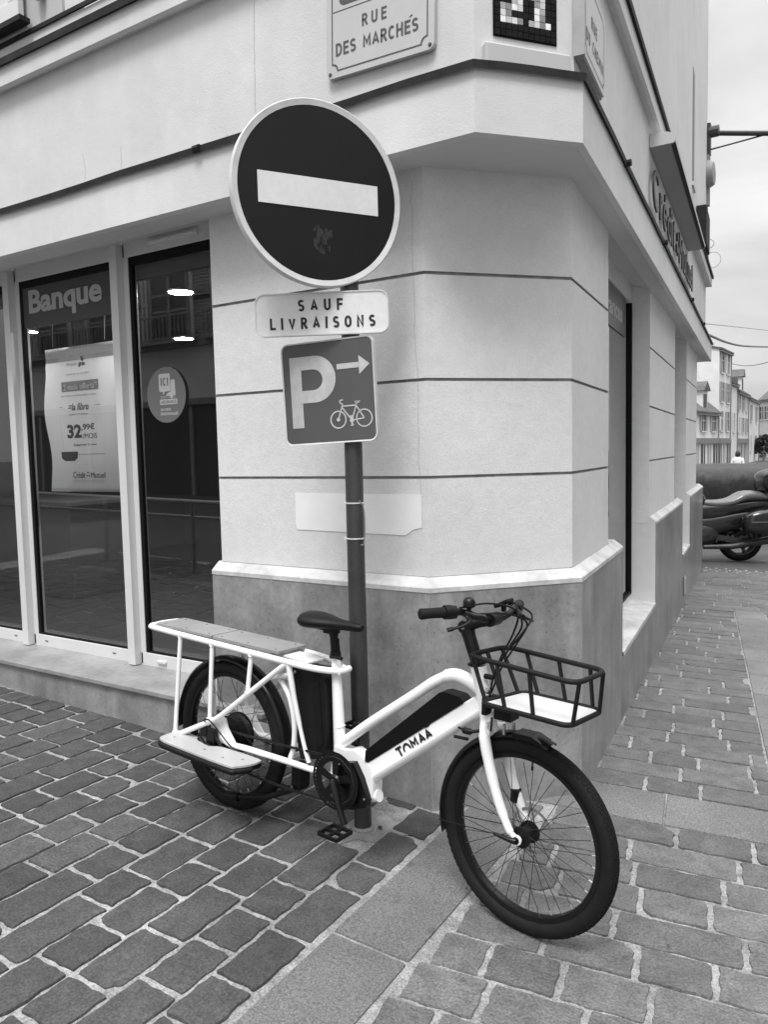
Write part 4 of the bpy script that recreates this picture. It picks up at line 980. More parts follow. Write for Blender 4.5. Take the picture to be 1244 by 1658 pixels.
# ------------------------------------------------------------------ the cargo bicycle
A = Vector((-2.44, 2.52, 0)); A.z = gz(A.x, A.y)+.001; B = Vector((-.955, 2.385, 0)); B.z = gz(B.x, B.y)+.001
bx = (B-A).normalized(); by = Vector((0, 0, 1)).cross(bx).normalized(); bz0 = bx.cross(by); ln_ = R(2.5)
bz = bz0*math.cos(ln_)+by*math.sin(ln_); by = bz.cross(bx)
BM = Matrix((bx, by, bz)).transposed().to_4x4(); BM.translation = A
bike = empty('cargo_bicycle', label='white long-tail cargo bicycle with black front basket leaning by the sign post', cat='bicycle'); bike.matrix_world = BM
WB = (B-A).length-.012; RW = .334
STEER = R(-4.5)
def P(*a): return a
SW = Matrix.Translation((WB-.0, 0, RW)) @ Matrix.Rotation(STEER, 4, 'Z') @ Matrix.Translation((-WB, 0, -RW))
def wheel(T, front):
    wq = empty('wheel', parent=bike, mw=T)             # local: axis along Y
    TA = Matrix.Rotation(R(90), 4, 'X')                 # lathe axis -> y
    b = MB(); pr = []
    for i in range(18):
        a_ = 2*math.pi*i/18; rr = .0285*math.cos(a_); pr.append((.3085+rr, .029*math.sin(a_)))
    b.lathe(pr, 96, T=TA, closed=True)
    # raised tread ribs
    b.build('tyre', M['rubber'], wq, smooth=50)
    b = MB()
    for k in range(-3, 4):
        rr = math.sqrt(max(0, .0285**2-(.0062*k)**2)); nseg = 84
        for i in range(nseg):
            a_ = 2*math.pi*(i+(k % 2)*.5)/nseg; c_, s_ = math.cos(a_), math.sin(a_); R0 = .3085+rr
            Tt = Matrix.Translation((R0*c_, .0062*k, R0*s_)) @ Matrix.Rotation(-a_, 4, 'Y'); b.box((-.003, -.0024, -.0075), (.0014, .0024, .0075), T=Tt)
    b.build('tread', M['rubber'], wq)
    b = MB(); b.lathe([(.284, -.017), (.286, -.014), (.273, -.013), (.268, -.008), (.268, .008), (.273, .013), (.286, .014), (.284, .017), (.268, .0165), (.2645, .009), (.2645, -.009), (.268, -.0165)], 96, T=TA, closed=True); b.build('rim', M['blackm'], wq, smooth=35)
    hr = .028 if front else .082; hw = .032 if front else .03
    b = MB()
    if front: b.lathe([(0, -.055), (.011, -.055), (.013, -.036), (.038, -.035), (.038, -.030), (.026, -.026), (.024, .02), (.036, .026), (.036, .030), (.016, .034), (.011, .055), (0, .055)], 30, T=TA)
    else: b.lathe([(0, -.062), (.015, -.06), (.028, -.045), (.07, -.042), (.088, -.036), (.092, -.03), (.088, -.026), (.080, -.02), (.080, .02), (.088, .026), (.092, .03), (.07, .036), (.02, .06), (0, .062)], 40, T=TA)
    b.build('hub', M['blackp'], wq, smooth=35)
    sp0 = None
    ns = 36
    for i in range(ns):
        side = 1 if i % 2 else -1; a_ = 2*math.pi*(i+.5)/ns; cross = (1 if (i//2) % 2 else -1)*(R(52) if front else R(40)); h_ = .029 if front else .09
        p0 = Vector((h_*math.cos(a_+cross), side*.03, h_*math.sin(a_+cross))); p1 = Vector((.266*math.cos(a_), side*.002, .266*math.sin(a_)))
        b = MB(); b.tube([p0, p1], .00115, 5); k = (p1-p0).normalized()
        b.tube([p1-k*.016, p1], .0021, 5, mi=1); b.build('spoke', [M['steel'], M['alu']], wq)
    if front:
        b = MB()
        b.lathe([(.069, -.045), (.080, -.045), (.080, -.044), (.069, -.044)], 60, T=TA, closed=True)
        for i in range(6):
            a_ = 2*math.pi*i/6; b.tube([(.02*math.cos(a_), .044, .02*math.sin(a_)), (.066*math.cos(a_+.5), .044, .066*math.sin(a_+.5))], .003, 5)
        T_ = b.build('brake_disc', M['midg'], wq)
    else:
        b = MB()
        for i, rr in enumerate((.058, .05, .043, .036, .03, .025, .021)):
            y_ = -.050-.0045*i; b.lathe([(rr-.006, y_), (rr, y_), (rr, y_-.0018), (rr-.006, y_-.0018)], 30, T=TA @ Matrix.Scale(-1, 4, (0, 0, 1)), closed=True)
        b.build('cassette', M['blackm'], wq)
        b = MB(); b.lathe([(.078, .046), (.092, .046), (.092, .048), (.078, .048)], 60, T=TA @ Matrix.Scale(-1, 4, (0, 0, 1)), closed=True); b.build('brake_disc', M['steel'], wq)
    b = MB(); a_ = R(86 if front else 205); b.tube([(.266*math.cos(a_), 0, .266*math.sin(a_)), (.232*math.cos(a_), 0, .232*math.sin(a_))], .0035, 8); b.build('valve', M['black'], wq)
    return wq
wheel(Matrix.Translation((0, 0, RW)), False)
wheel(SW @ Matrix.Translation((WB, 0, RW)), True)
# main frame, welded tubes in one mesh
b = MB(); W_ = .0
def tb(pts, r, n=12, smoothn=0, flat=1.0):
    q = curve(pts, smoothn) if smoothn else pts; b.tube(q, r, n, flat=flat)
b.tube([(.648, 0, .36), (.643, 0, .44), (.612, 0, .765), (.607, 0, .80)], [.030, .026, .020, .0185], 16)             # seat tube
b.tube([(1.2735, 0, .885), (1.276, 0, .872), (1.3185, 0, .712), (1.322, 0, .70)], [.030, .029, .029, .033], 18)     # head tube
b.tube(curve([(.655, 0, .452), (.796, 0, .568), (1.00, 0, .722), (1.095, 0, .795), (1.17, 0, .832), (1.235, 0, .825), (1.29, 0, .80)], 6), [.021]*22+[.025]*15, 14)
# down tube: flat sided top and rounded lower half
dd = Vector((1.27-.80, 0, .735-.365)).normalized(); dn = Vector((-dd.z, 0, dd.x)); Td = frame_m((.805, 0, .352), dd, (0, 1, 0))   # x along, y across, z up-normal
if Td.to_3x3().col[2].z < 0: Td = frame_m((.805, 0, .352), dd, (0, -1, 0))
LD = .625
sec = []
for i in range(9): a_ = R(180+180*i/8); sec.append((.029*math.cos(a_), .024*math.sin(a_)-.004))
sec += [(.029, -.002), (.0275, .0), (.0275, .045), (.022, .051), (-.022, .051), (-.0275, .045), (-.0275, .0), (-.029, -.002)]
k = len(sec); V = [(-.03, y, z) for y, z in sec]+[(LD, y*(.92), z*.92) for y, z in sec]
b.add(V, [(i, (i+1) % k, k+(i+1) % k, k+i) for i in range(k)]+[list(range(k))[::-1], list(range(k, 2*k))], T=Td)
# bottom bracket shell
TX = Matrix.Rotation(R(90), 4, 'X')                    # (x, y) -> (x, z), thickness along -y
b.prism([(.640, .445), (.70, .44), (.735, .452), (.79, .432), (.828, .40), (.842, .33), (.838, .285), (.80, .255), (.72, .30), (.62, .33), (.632, .40)], -.030, .030, T=TX)
b.tube([(.80, 0, .275), (.852, 0, .29)], .024, 14)
for s_ in (-1, 1):
    y = lambda v: s_*v
    # rack rail, diagonal, struts
    b.tube(curve([(-.505, y(.070), .773), (-.45, y(.09), .771), (.0, y(.09), .766), (.40, y(.088), .762), (.53, y(.075), .757), (.60, y(.045), .752), (.645, y(.022), .752)], 5), .0138, 12)
    b.tube([(-.265, y(.092), .768), (-.262, y(.118), .316)], .0105, 10)
    b.tube([(-.045, y(.09), .768), (-.028, y(.112), .43)], .0105, 10)
    b.tube([(.208, y(.088), .766), (.20, y(.10), .588)], .0105, 10)
    b.tube(curve([(-.235, y(.118), .310), (-.10, y(.115), .378), (.02, y(.112), .440), (.194, y(.10), .578), (.40, y(.088), .742), (.425, y(.082), .756)], 5), .0125, 12)
    b.tube(curve([(.425, y(.085), .755), (.46, y(.078), .60), (.505, y(.07), .44), (.535, y(.066), .36)], 5), [.013, .011, .009, .010], 10)
    b.tube(curve([(.355, y(.05), .66), (.405, y(.052), .60), (.435, y(.052), .50), (.437, y(.055), .40), (.427, y(.062), .352)], 5), .0115, 10)
    b.tube([(.30, y(.05), .665), (.44, y(.08), .715)], .010, 8)
    b.tube(curve([(.03, y(.088), .355), (.08, y(.088), .332), (.19, y(.084), .336), (.45, y(.074), .338), (.60, y(.05), .328), (.66, y(.03), .32)], 5), .0135, 12)
    # dropout plate
    b.prism([(-.05, .405), (.02, .44), (.05, .44), (.065, .40), (.115, .345), (.15, .325), (.10, .312), (.04, .325), (.0, .318), (-.03, .33)], -s_*.086-.004, -s_*.086+.004, T=TX)
b.tube([(-.505, .078, .773), (-.517, .0, .773), (-.505, -.078, .773)], .0138, 12)
b.tube([(.30, .09, .762), (.30, -.09, .762)], .010, 10); b.tube([(.34, .05, .66), (.34, -.05, .66)], .010, 10); b.tube([(.425, .06, .352), (.425, -.06, .352)], .012, 10)
b.tube([(.648, .04, .752), (.655, .0, .752), (.648, -.03, .752)], .0138, 12)
b.prism([(.36, .768), (.50, .758), (.50, .765), (.36, .774)], -.05, .05, T=TX)
for c_, r_, d in (((-.262, .316), .0125, 1), ((-.03, .43), .0125, 1), ((.20, .592), .0125, 1), ((-.265, .757), .0125, 1), ((-.045, .755), .0125, 1), ((.208, .753), .0125, 1)):
    for s_ in (-1, 1):
        yb = s_*(.118 if c_[1] < .35 else .112 if c_[1] < .5 else .10 if c_[1] < .6 else .09); b.tube([(c_[0]+r_*math.cos(t/10*2*math.pi), yb+r_*math.sin(t/10*2*math.pi), c_[1]+.004*math.sin(t*2.1)) for t in range(10)], .0032, 5, closed=True)
b.tube([(.634+.022*math.cos(t/12*2*math.pi)+.006, .022*math.sin(t/12*2*math.pi), .515+.012*math.cos(t/12*2*math.pi)) for t in range(12)], .003, 5, closed=True)
b.build('frame', M['white'], bike, smooth=42)
# lettering on the down tube
def word(T, x0, items, mt, par):
    for s_, dx, dy, w_, h_ in items: stroke('letters', s_, mt, T, par, x=x0+dx, y=dy, w=w_, h=h_, t=.25, kx=w_/h_*.86/GLY[s_][0], depth=.0008)
Tt = Td @ frame_m((0, -.0280, 0), (1, 0, 0), (0, 0, 1)) if Td.to_3x3().col[1].y > 0 else Td @ frame_m((0, .0280, 0), (1, 0, 0), (0, 0, 1))
lt = empty('lettering', parent=bike)
LX = .222
word(Tt, LX, [('T', -.003, .022, .034, .037), ('M', .080, .022, .043, .036), ('A', .121, .022, .038, .036), ('A', .157, .022, .038, .036)], M['ink'], lt)
b = MB()
ro, ri = .0205, .0125
V = [(LX+.034+r_*math.cos(R(a_)), .014+r_*1.2*math.sin(R(a_)), .0006) for r_ in (ri, ro) for a_ in range(-8, 189, 14)]; k = len(V)//2
b.add(V, [(i, i+1, k+i+1, k+i) for i in range(k-1)], T=Tt)
V = [(LX+.168+r_*math.cos(R(a_)), .054+.75*r_*math.sin(R(a_)), .0006) for r_ in (.010, .0155) for a_ in range(200, 341, 14)]; k = len(V)//2
b.add(V, [(i, i+1, k+i+1, k+i) for i in range(k-1)], T=Tt @ Matrix.Translation((0, -.0, 0)))
b.build('letters', M['ink'], lt)
# battery on the down tube
b = MB(); b.prism([(.796, .412), (.798, .466), (1.13, .765), (1.150, .772), (1.215, .768), (1.235, .752)], -.030, .030, T=TX); b.build('battery', M['black'], bike, bevel=.006)
# battery behind the seat tube
b = MB(); b.prism([(.405, .735), (.55, .742), (.588, .71), (.606, .52), (.604, .42), (.575, .378), (.47, .352), (.452, .40)], -.045, .045, T=TX); bt = b.build('rear_battery', M['blackp'], bike, bevel=.022)
bt.modifiers['bevel'].segments = 4; bt.data.shade_smooth(); bt.data.set_sharp_from_angle(angle=R(60))
b = MB(); b.prism([(.53, .70), (.56, .70), (.592, .45), (.56, .40)], .045, .047, T=TX); b.build('battery_panel', M['blackm'], bt)
b = MB(); b.lathe([(0, .003), (.006, .002), (.007, 0)], 14, T=Matrix.Translation((.425, -.046, .712)) @ Matrix.Rotation(R(90), 4, 'X')); b.build('lock', M['alu'], bt)
# motor cover, chainring, crank
b = MB(); b.prism([(.70, .40), (.76, .415), (.80, .36), (.835, .285), (.830, .255), (.76, .225), (.70, .22), (.655, .27), (.66, .36)], .030, .058, T=TX); mc = b.build('motor_cover', M['blackm'], bike, bevel=.006)
for x_, z_ in ((.82, .285), (.745, .238)):
    b = MB(); b.lathe([(0, .003), (.004, .002), (.005, 0)], 10, T=Matrix.Translation((x_, -.0585, z_)) @ Matrix.Rotation(R(90), 4, 'X')); b.build('bolt', M['alu'], mc)
CC = Matrix.Translation((.688, -.076, .330)) @ Matrix.Rotation(R(90), 4, 'X')
b = MB(); b.lathe([(.076, -.002), (.104, -.002), (.104, .002), (.076, .002)], 60, T=CC, closed=True)
for i in range(44):
    a_ = 2*math.pi*i/44; b.box((.103, -.003, -.0015), (.108, .003, .0015), T=CC @ Matrix.Rotation(a_, 4, 'Z'))
for i in range(5):
    b.prism([(.0, -.012), (.080, -.016), (.080, .016), (.0, .012)], -.002, .003, T=CC @ Matrix.Rotation(R(20+72*i), 4, 'Z'))
b.lathe([(0, .012), (.02, .012), (.026, .004), (.026, -.01)], 24, T=CC)
b.lathe([(.107, .003), (.117, .003), (.117, .0045), (.107, .0045)], 60, T=CC, closed=True)
b.build('chainring', M['blackm'], bike, smooth=30)
cr_ = MB(); cr_.tube([(.690, -.094, .340), (.70, -.100, .325), (.735, -.108, .25), (.772, -.114, .188)], [.018, .017, .013, .014], 10, flat=.6)
co = cr_.build('crank', M['blackm'], bike, smooth=50)
b = MB(); b.tube([(.62, .095, .47), (.688, .08, .33)], [.013, .016], 8, flat=.6); b.build('crank', M['blackm'], bike, smooth=50)
def pedal(cx, cy, cz, par):
    b = MB(); b.tube([(cx, cy+.05, cz), (cx, cy-.05, cz)], .007, 8)
    for dx_ in (-.045, .045): b.box((cx+dx_-.004, cy-.048, cz-.007), (cx+dx_+.004, cy+.045, cz+.007))
    for dy_ in (-.046, -.0, .043): b.box((cx-.045, cy+dy_-.005, cz-.006), (cx+.045, cy+dy_+.004, cz+.006))
    for dx_ in (-.04, -.015, .015, .04):
        for dy_ in (-.046, .043): b.tube([(cx+dx_, cy+dy_, cz+.01), (cx+dx_, cy+dy_, cz+.015)], .002, 5)
    b.build('pedal', M['blackp'], par)
pedal(.776, -.175, .182, co); pedal(.615, .15, .48, bike)
# chain: links along upper and lower run
b = MB()
def chain_run(p, q, sag=0):
    p, q = Vector(p), Vector(q); L_ = (q-p).length; n_ = int(L_/.0127)
    for i in range(n_):
        t = (i+.5)/n_; c_ = p.lerp(q, t)+Vector((0, 0, -sag*4*t*(1-t))); d = (q-p).normalized()
        T_ = frame_m(c_, d, (0, 1, 0)); wd = .0045 if i % 2 else .003; b.box((-.0075, -wd, -.004), (.0075, wd, .004), T=T_)
chain_run((.01, -.062, .375), (.672, -.076, .422), .004); chain_run((.075, -.068, .225), (.66, -.076, .238), .012)
def chain_arc(cx, cz, r_, a0, a1, y0, n_=26):
    q = [(cx+r_*math.cos(R(a0+(a1-a0)*i/n_)), y0, cz+r_*math.sin(R(a0+(a1-a0)*i/n_))) for i in range(n_+1)]
    for i in range(n_): chain_run(q[i], tuple(q[i][k]+(q[i+1][k]-q[i][k])*1.02 for k in range(3)))
b.tube([(.672, -.076, .426), (.72, -.076, .420), (.765, -.076, .388), (.784, -.076, .33), (.765, -.076, .275), (.72, -.076, .240), (.66, -.076, .234)], .004, 6)
b.tube([(.01, -.062, .375), (-.03, -.063, .35), (-.02, -.065, .30), (.03, -.066, .27), (.06, -.067, .25), (.075, -.068, .225)], .004, 6)
b.build('chain', M['steel'], bike)
# derailleur and rear brake
b = MB(); b.box((-.02, -.10, .29), (.03, -.08, .325)); b.tube([(.01, -.09, .30), (.045, -.09, .25), (.075, -.07, .225)], .012, 8)
for x_, z_ in ((.035, .265), (.075, .225)): b.lathe([(.006, -.006), (.022, -.004), (.022, .004), (.006, .006)], 16, T=Matrix.Translation((x_, -.068, z_)) @ TX, closed=True)
b.tube([(-.03, -.092, .31), (.0, -.11, .29)], .014, 8)
b.build('derailleur', M['blackm'], bike)
b = MB(); b.tube(curve([(-.035, -.10, .385), (-.045, -.13, .42), (.0, -.14, .435), (.05, -.125, .39), (.11, -.105, .33), (.16, -.098, .318)], 6), .003, 6); b.build('rear_cable', M['black'], bike)
b = MB(); b.box((-.095, -.112, .335), (-.05, -.085, .40)); b.tube([(-.09, -.12, .33), (-.05, -.12, .30), (-.02, -.11, .295)], .012, 8); b.box((-.05, -.115, .31), (.01, -.095, .345)); b.tube([(.0, -.11, .36), (.05, -.105, .31)], .009, 8); b.tube([(-.07, -.10, .36), (-.11, -.105, .33)], .010, 8); b.box((-.03, -.125, .33), (.015, -.10, .385)); b.tube([(.0, -.115, .375), (-.06, -.118, .40)], .006, 6); b.build('gear_hanger', M['blackp'], bike, bevel=.004)
# rack boards
for x0, x1 in ((-.46, -.062), (-.055, .365)):
    b = MB(); b.prism(rrect(x1-x0, .172, .012, 4, (x0+x1)/2, 0), .784, .795); ob = b.build('rack_board', M['wood'], bike, bevel=.002)
    for sx in (x0+.04, (x0+x1)/2, x1-.04):
        for sy in (-.06, .06):
            b = MB(); b.lathe([(0, .002), (.004, .001), (.005, 0)], 8, T=Matrix.Translation((sx, sy, .795))); b.build('screw', M['blackm'], ob)
# footboards
for s_ in (-1, 1):
    pts = [(-.252, .10), (-.22, .095), (-.12, .098), (-.085, .125), (.0, .140), (.06, .108), (.27, .098), (.298, .12), (.292, .17), (.265, .215), (.22, .236), (-.10, .236), (-.225, .228), (-.256, .19)]
    q = [(x_, s_*y_) for x_, y_ in pts]; q = [(p.x, p.y) for p in curve([(x_, y_, 0) for x_, y_ in q], 3, True)]
    b = MB(); b.prism(q, .310, .318); fo = b.build('footboard', M['ply'], bike)
    b = MB(); q2 = [(x_*1.0, y_) for x_, y_ in q]; b.prism([(x_, y_) for x_, y_ in q], .290, .3095); b.tube(curve([(-.252, s_*.19, .296), (-.222, s_*.227, .296), (-.10, s_*.236, .296), (.22, s_*.237, .296), (.267, s_*.215, .296), (.296, s_*.16, .296)], 5), .013, 8); b.build('edge_guard', M['blackp'], fo, smooth=50)
    b = MB(); b.tube([(.27, s_*.09, .302), (.27, s_*.17, .300)], .007, 8); b.tube([(-.24, s_*.09, .306), (-.24, s_*.2, .30)], .009, 8); b.build('bracket', M['white'], fo, smooth=50)
    for x_, y_ in ((-.22, .13), (-.20, .17), (.15, .19), (.23, .15), (.02, .18)):
        b = MB(); b.lathe([(0, .002), (.005, .0015), (.006, 0)], 8, T=Matrix.Translation((x_, s_*y_, .318))); b.build('screw', M['alu'], fo)
# mudguards
def guard(T, r_, a0, a1, w_=.032, name='mudguard'):
    b = MB(); pr = [(r_-.012, -w_), (r_-.002, -w_*.8), (r_+.004, -w_*.3), (r_+.004, w_*.3), (r_-.002, w_*.8), (r_-.012, w_), (r_-.014, w_), (r_-.004, w_*.75), (r_+.001, 0), (r_-.004, -w_*.75), (r_-.014, -w_)]
    b.lathe(pr, 48, T=T @ Matrix.Rotation(R(90), 4, 'X'), closed=True, a0=a0, a1=a1); return b.build(name, M['blackm'], bike, smooth=50)
gr = guard(Matrix.Translation((0, 0, RW)), .358, R(-8), R(186), .036)
gf = guard(SW @ Matrix.Translation((WB, 0, RW)), .352, R(75), R(196))
b = MB(); b.tube([SW @ Vector((WB, -.05, RW)), SW @ Vector((WB+.348*math.cos(R(188)), -.034, RW+.348*math.sin(R(188))))], .0018, 5); b.tube([SW @ Vector((WB, .05, RW)), SW @ Vector((WB+.348*math.cos(R(188)), .034, RW+.348*math.sin(R(188))))], .0018, 5); b.build('stay', M['steel'], gf)
b = MB(); b.prism([(1.43, .688), (1.505, .692), (1.548, .676), (1.54, .668), (1.50, .672), (1.43, .668)], -.033, .033, T=SW @ TX); b.build('tip', M['blackm'], gf, bevel=.005)
# fork
b = MB()
b.tube([(1.322, 0, .698), (1.334, 0, .66)], [.030, .026], 16)
b.tube([SW @ Vector((1.335, -.055, .668)), SW @ Vector((1.335, .055, .668))], .020, 12)
for s_ in (-1, 1):
    pts = [(1.327, s_*.045, .70), (1.335, s_*.056, .66), (1.362, s_*.057, .56), (1.402, s_*.056, .45), (1.448, s_*.055, .362), (1.471, s_*.054, .342)]
    b.tube(curve([SW @ Vector(p) for p in pts], 5), [.016, .020, .019, .017, .014, .010], 12)
    c_ = SW @ Vector((WB, s_*.054, RW)); b.lathe([(.009, -.004), (.017, -.004), (.017, .004), (.009, .004)], 18, T=Matrix.Translation(c_) @ TX, closed=True, a0=R(-150), a1=R(120))
fk = b.build('fork', M['white'], bike, smooth=50)
b = MB(); c_ = SW @ Vector((WB, -.064, RW)); b.tube([c_+Vector((0, .0, 0)), c_+Vector((-.015, -.008, .002)), c_+Vector((-.075, -.012, .008))], [.012, .009, .006], 8); b.tube([c_, c_+Vector((0, .01, 0))], .012, 10); b.build('quick_release', M['blackm'], fk, smooth=50)
b = MB(); c_ = SW @ Vector((1.42, .062, .43)); b.box((c_.x-.03, c_.y-.025, c_.z-.02), (c_.x-.0, c_.y+.01, c_.z+.03)); b.build('brake_caliper', M['blackp'], fk, bevel=.006)
# headset bits, headlight bracket, cables
b = MB(); b.lathe([(.031, 0), (.036, .004), (.036, .010), (.024, .016)], 24, T=Matrix.Translation((1.270, 0, .888)) @ Matrix.Rotation(R(-15), 4, 'Y')); b.build('headset', M['black'], bike, smooth=40)
b = MB(); b.box((1.36, -.035, .722), (1.425, .03, .79)); hl = b.build('headlight', M['blackp'], bike, smooth=40)
b = MB(); b.tube([(1.40, -.03, .71), (1.40, -.03, .675)], .006, 8); b.tube([(1.415, .01, .71), (1.415, .01, .675)], .006, 8); b.build('bolt', M['alu'], hl)
b = MB(); b.tube(curve([(1.315, -.05, .672), (1.275, -.06, .664), (1.232, -.055, .668)], 5), [.006, .012, .004], 8); b.build('reflector_bracket', M['blackp'], bike, smooth=50)
b = MB(); b.tube([(1.27, -.05, .632), (1.215, -.052, .630)], .006, 8); b.build('brake_noodle', M['blackp'], bike)
b = MB(); b.tube(curve([(1.345, -.02, .72), (1.352, -.035, .69), (1.345, -.03, .665), (1.338, -.025, .64)], 5), .004, 6); b.build('fork_chain', M['blackm'], bike)
# stem and bars (turned with the front wheel)
b = MB(); b.tube(curve([(1.268, 0, .895), (1.245, 0, .95), (1.222, 0, 1.01), (1.226, 0, 1.03)], 4), [.0235, .024, .026, .028], 14)
b.tube([(1.218, -.022, 1.018), (1.218, .022, 1.018)], .024, 14); b.tube([(1.222, 0, 1.022), (1.27, 0, 1.040), (1.325, 0, 1.058)], [.021, .018, .020], 12)
b.tube([(1.325, -.028, 1.06), (1.325, .028, 1.06)], .024, 14); st_ = b.build('stem', M['blackm'], bike, smooth=50)
b = MB(); b.lathe([(0, .003), (.007, .003), (.008, 0)], 12, T=Matrix.Translation((1.218, -.023, 1.018)) @ TX); b.build('bolt', M['alu'], st_)
HT = Matrix.Translation((1.30, 0, 0)) @ Matrix.Rotation(R(-7), 4, 'Z') @ Matrix.Translation((-1.30, 0, 0))
def H(p): return HT @ Vector(p)
bar = [(1.243, -.285, 1.100), (1.272, -.235, 1.103), (1.305, -.16, 1.102), (1.325, -.09, 1.080), (1.327, -.03, 1.062), (1.327, .03, 1.058), (1.325, .09, 1.066), (1.305, .16, 1.078), (1.272, .235, 1.076), (1.243, .285, 1.070)]
hz_ = lambda v: 0 if v < 0 else -.032*min(1, v/.12)
def HH(x, y, z): return H((x, y, z-.008+hz_(y)))
b = MB(); b.tube(curve([H(p) for p in bar], 5), .0125, 12); hb = b.build('handlebar', M['blackm'], bike, smooth=50)
for s_ in (-1, 1):
    g = MB(); g.tube([HH(1.238, s_*.292, 1.108), HH(1.240, s_*.288, 1.108), HH(1.258, s_*.258, 1.110), HH(1.280, s_*.213, 1.111)], [.015, .019, .0175, .0185], 16); g.build('grip', M['rubber'], hb, smooth=50)
    g = MB(); g.tube([HH(1.280, s_*.214, 1.111), HH(1.286, s_*.200, 1.111), HH(1.298, s_*.176, 1.110)], [.024, .025, .022], 16); g.build('shifter_collar', M['blackp'], hb, smooth=30)
    g = MB(); g.tube(curve([HH(1.31, s_*.145, 1.105), HH(1.345, s_*.160, 1.092), HH(1.355, s_*.19, 1.080), HH(1.340, s_*.225, 1.070), HH(1.325, s_*.25, 1.064)], 5), [.012, .009, .007, .006, .0085], 8, flat=.7); g.tube([HH(1.32, s_*.15, 1.108), HH(1.35, s_*.135, 1.10), HH(1.37, s_*.12, 1.10)], [.015, .012, .010], 10); g.build('brake_lever', M['blackm'], hb, smooth=50)
b = MB(); c_ = H((1.330, -.145, 1.134)); b.lathe([(0, .022), (.014, .018), (.021, .006), (.021, -.010), (.012, -.016), (0, -.018)], 20, T=Matrix.Translation(c_)); b.tube([c_, c_-Vector((0, 0, .03))], .008, 8); b.build('bell', M['blackm'], hb, smooth=50)
c_ = H((1.310, .085, 1.105)); b = MB(); b.box((-.03, -.026, -.006), (.03, .026, .008), T=Matrix.Translation(c_) @ Matrix.Rotation(R(-28), 4, 'Y')); b.tube([c_, c_-Vector((0, 0, .03))], .010, 8); b.build('display', M['blackp'], hb, bevel=.004)
b = MB()
for pts in ([(1.36, -.12, 1.10), (1.42, -.05, 1.10), (1.44, .04, 1.06), (1.40, .04, .98), (1.36, .02, .90), (1.33, .0, .80)],
            [(1.36, .12, 1.10), (1.44, .07, 1.08), (1.43, .02, 1.02), (1.385, .0, .95), (1.35, -.02, .86), (1.34, -.03, .74)],
            [(1.30, -.16, 1.115), (1.36, -.08, 1.13), (1.41, 0, 1.11), (1.42, .04, 1.05), (1.38, .03, .97)],
            [(1.32, .10, 1.10), (1.38, .05, 1.12), (1.43, .0, 1.09), (1.41, .0, 1.02), (1.37, -.01, .93), (1.34, .01, .84)]):
    b.tube(curve([H(p) for p in pts], 6), .0036, 6)
b.build('control_cable', M['black'], bike, smooth=50)
# basket
rimc = [(1.285, -.105), (1.712, -.178), (1.728, .030), (1.325, .105)]; botc = [(1.358, -.132), (1.694, -.174), (1.716, .046), (1.412, .080)]
zr, zb_ = .945, .805
def rounded(c4, r_, z_, zf=0):
    out_ = []; cx = sum(c[0] for c in c4)/4; cy = sum(c[1] for c in c4)/4
    for i in range(4):
        p = Vector(c4[i]); a_ = (Vector(c4[i-1])-p).normalized(); c_ = (Vector(c4[(i+1) % 4])-p).normalized()
        s_, e_ = p+a_*r_, p+c_*r_
        for j in range(6):
            t = j/5; q = s_*(1-t)**2+p*2*t*(1-t)+e_*t*t; out_.append((q.x, q.y, z_+zf*(q.x-cx)))
    return out_
b = MB(); b.tube(rounded(rimc, .05, zr, -.0), .0087, 10, closed=True); b.tube(rounded(botc, .04, zb_, .02), .0085, 10, closed=True)
def lerp2(a_, c_, t): return (a_[0]+(c_[0]-a_[0])*t, a_[1]+(c_[1]-a_[1])*t)
def post_(i, t, t2=None):
    p = lerp2(rimc[i], rimc[(i+1) % 4], t); q = lerp2(botc[i], botc[(i+1) % 4], t2 if t2 is not None else t)
    q_ = (q[0], q[1], zb_+.02*(q[0]-1.54)); b.tube([(*p, zr), q_], .0072, 8)
for t, t2 in ((.30, .30), (.60, .62)): post_(0, t, t2)
for t in (.10, .88): post_(1, t)
for t, t2 in ((.15, .12), (.45, .45), (.78, .80)): post_(2, t, t2)
for t in (.12, .5, .88): post_(3, t)
bs = b.build('basket', M['basketm'], bike, smooth=50)
b = MB(); c4 = [lerp2(c, (1.545, -.055), .07) for c in botc]; b.prism(c4, lambda x, y: zb_-.006+.02*(x-1.54), lambda x, y: zb_+.001+.02*(x-1.54)); b.build('base_board', M['flat'], bs, bevel=.002)
b = MB(); b.box((1.335, -.05, .775), (1.50, -.03, .792)); b.box((1.335, .0, .775), (1.50, .02, .792)); b.box((1.318, -.05, .73), (1.338, .02, .792)); b.tube([(1.31, -.02, .86), (1.345, -.02, .86)], .010, 8); b.build('basket_mount', M['blackp'], bs, bevel=.003)
b = MB(); b.tube([(1.33, -.04, .815), (1.345, -.045, .815)], .009, 10); b.build('bolt', M['alu'], bs)
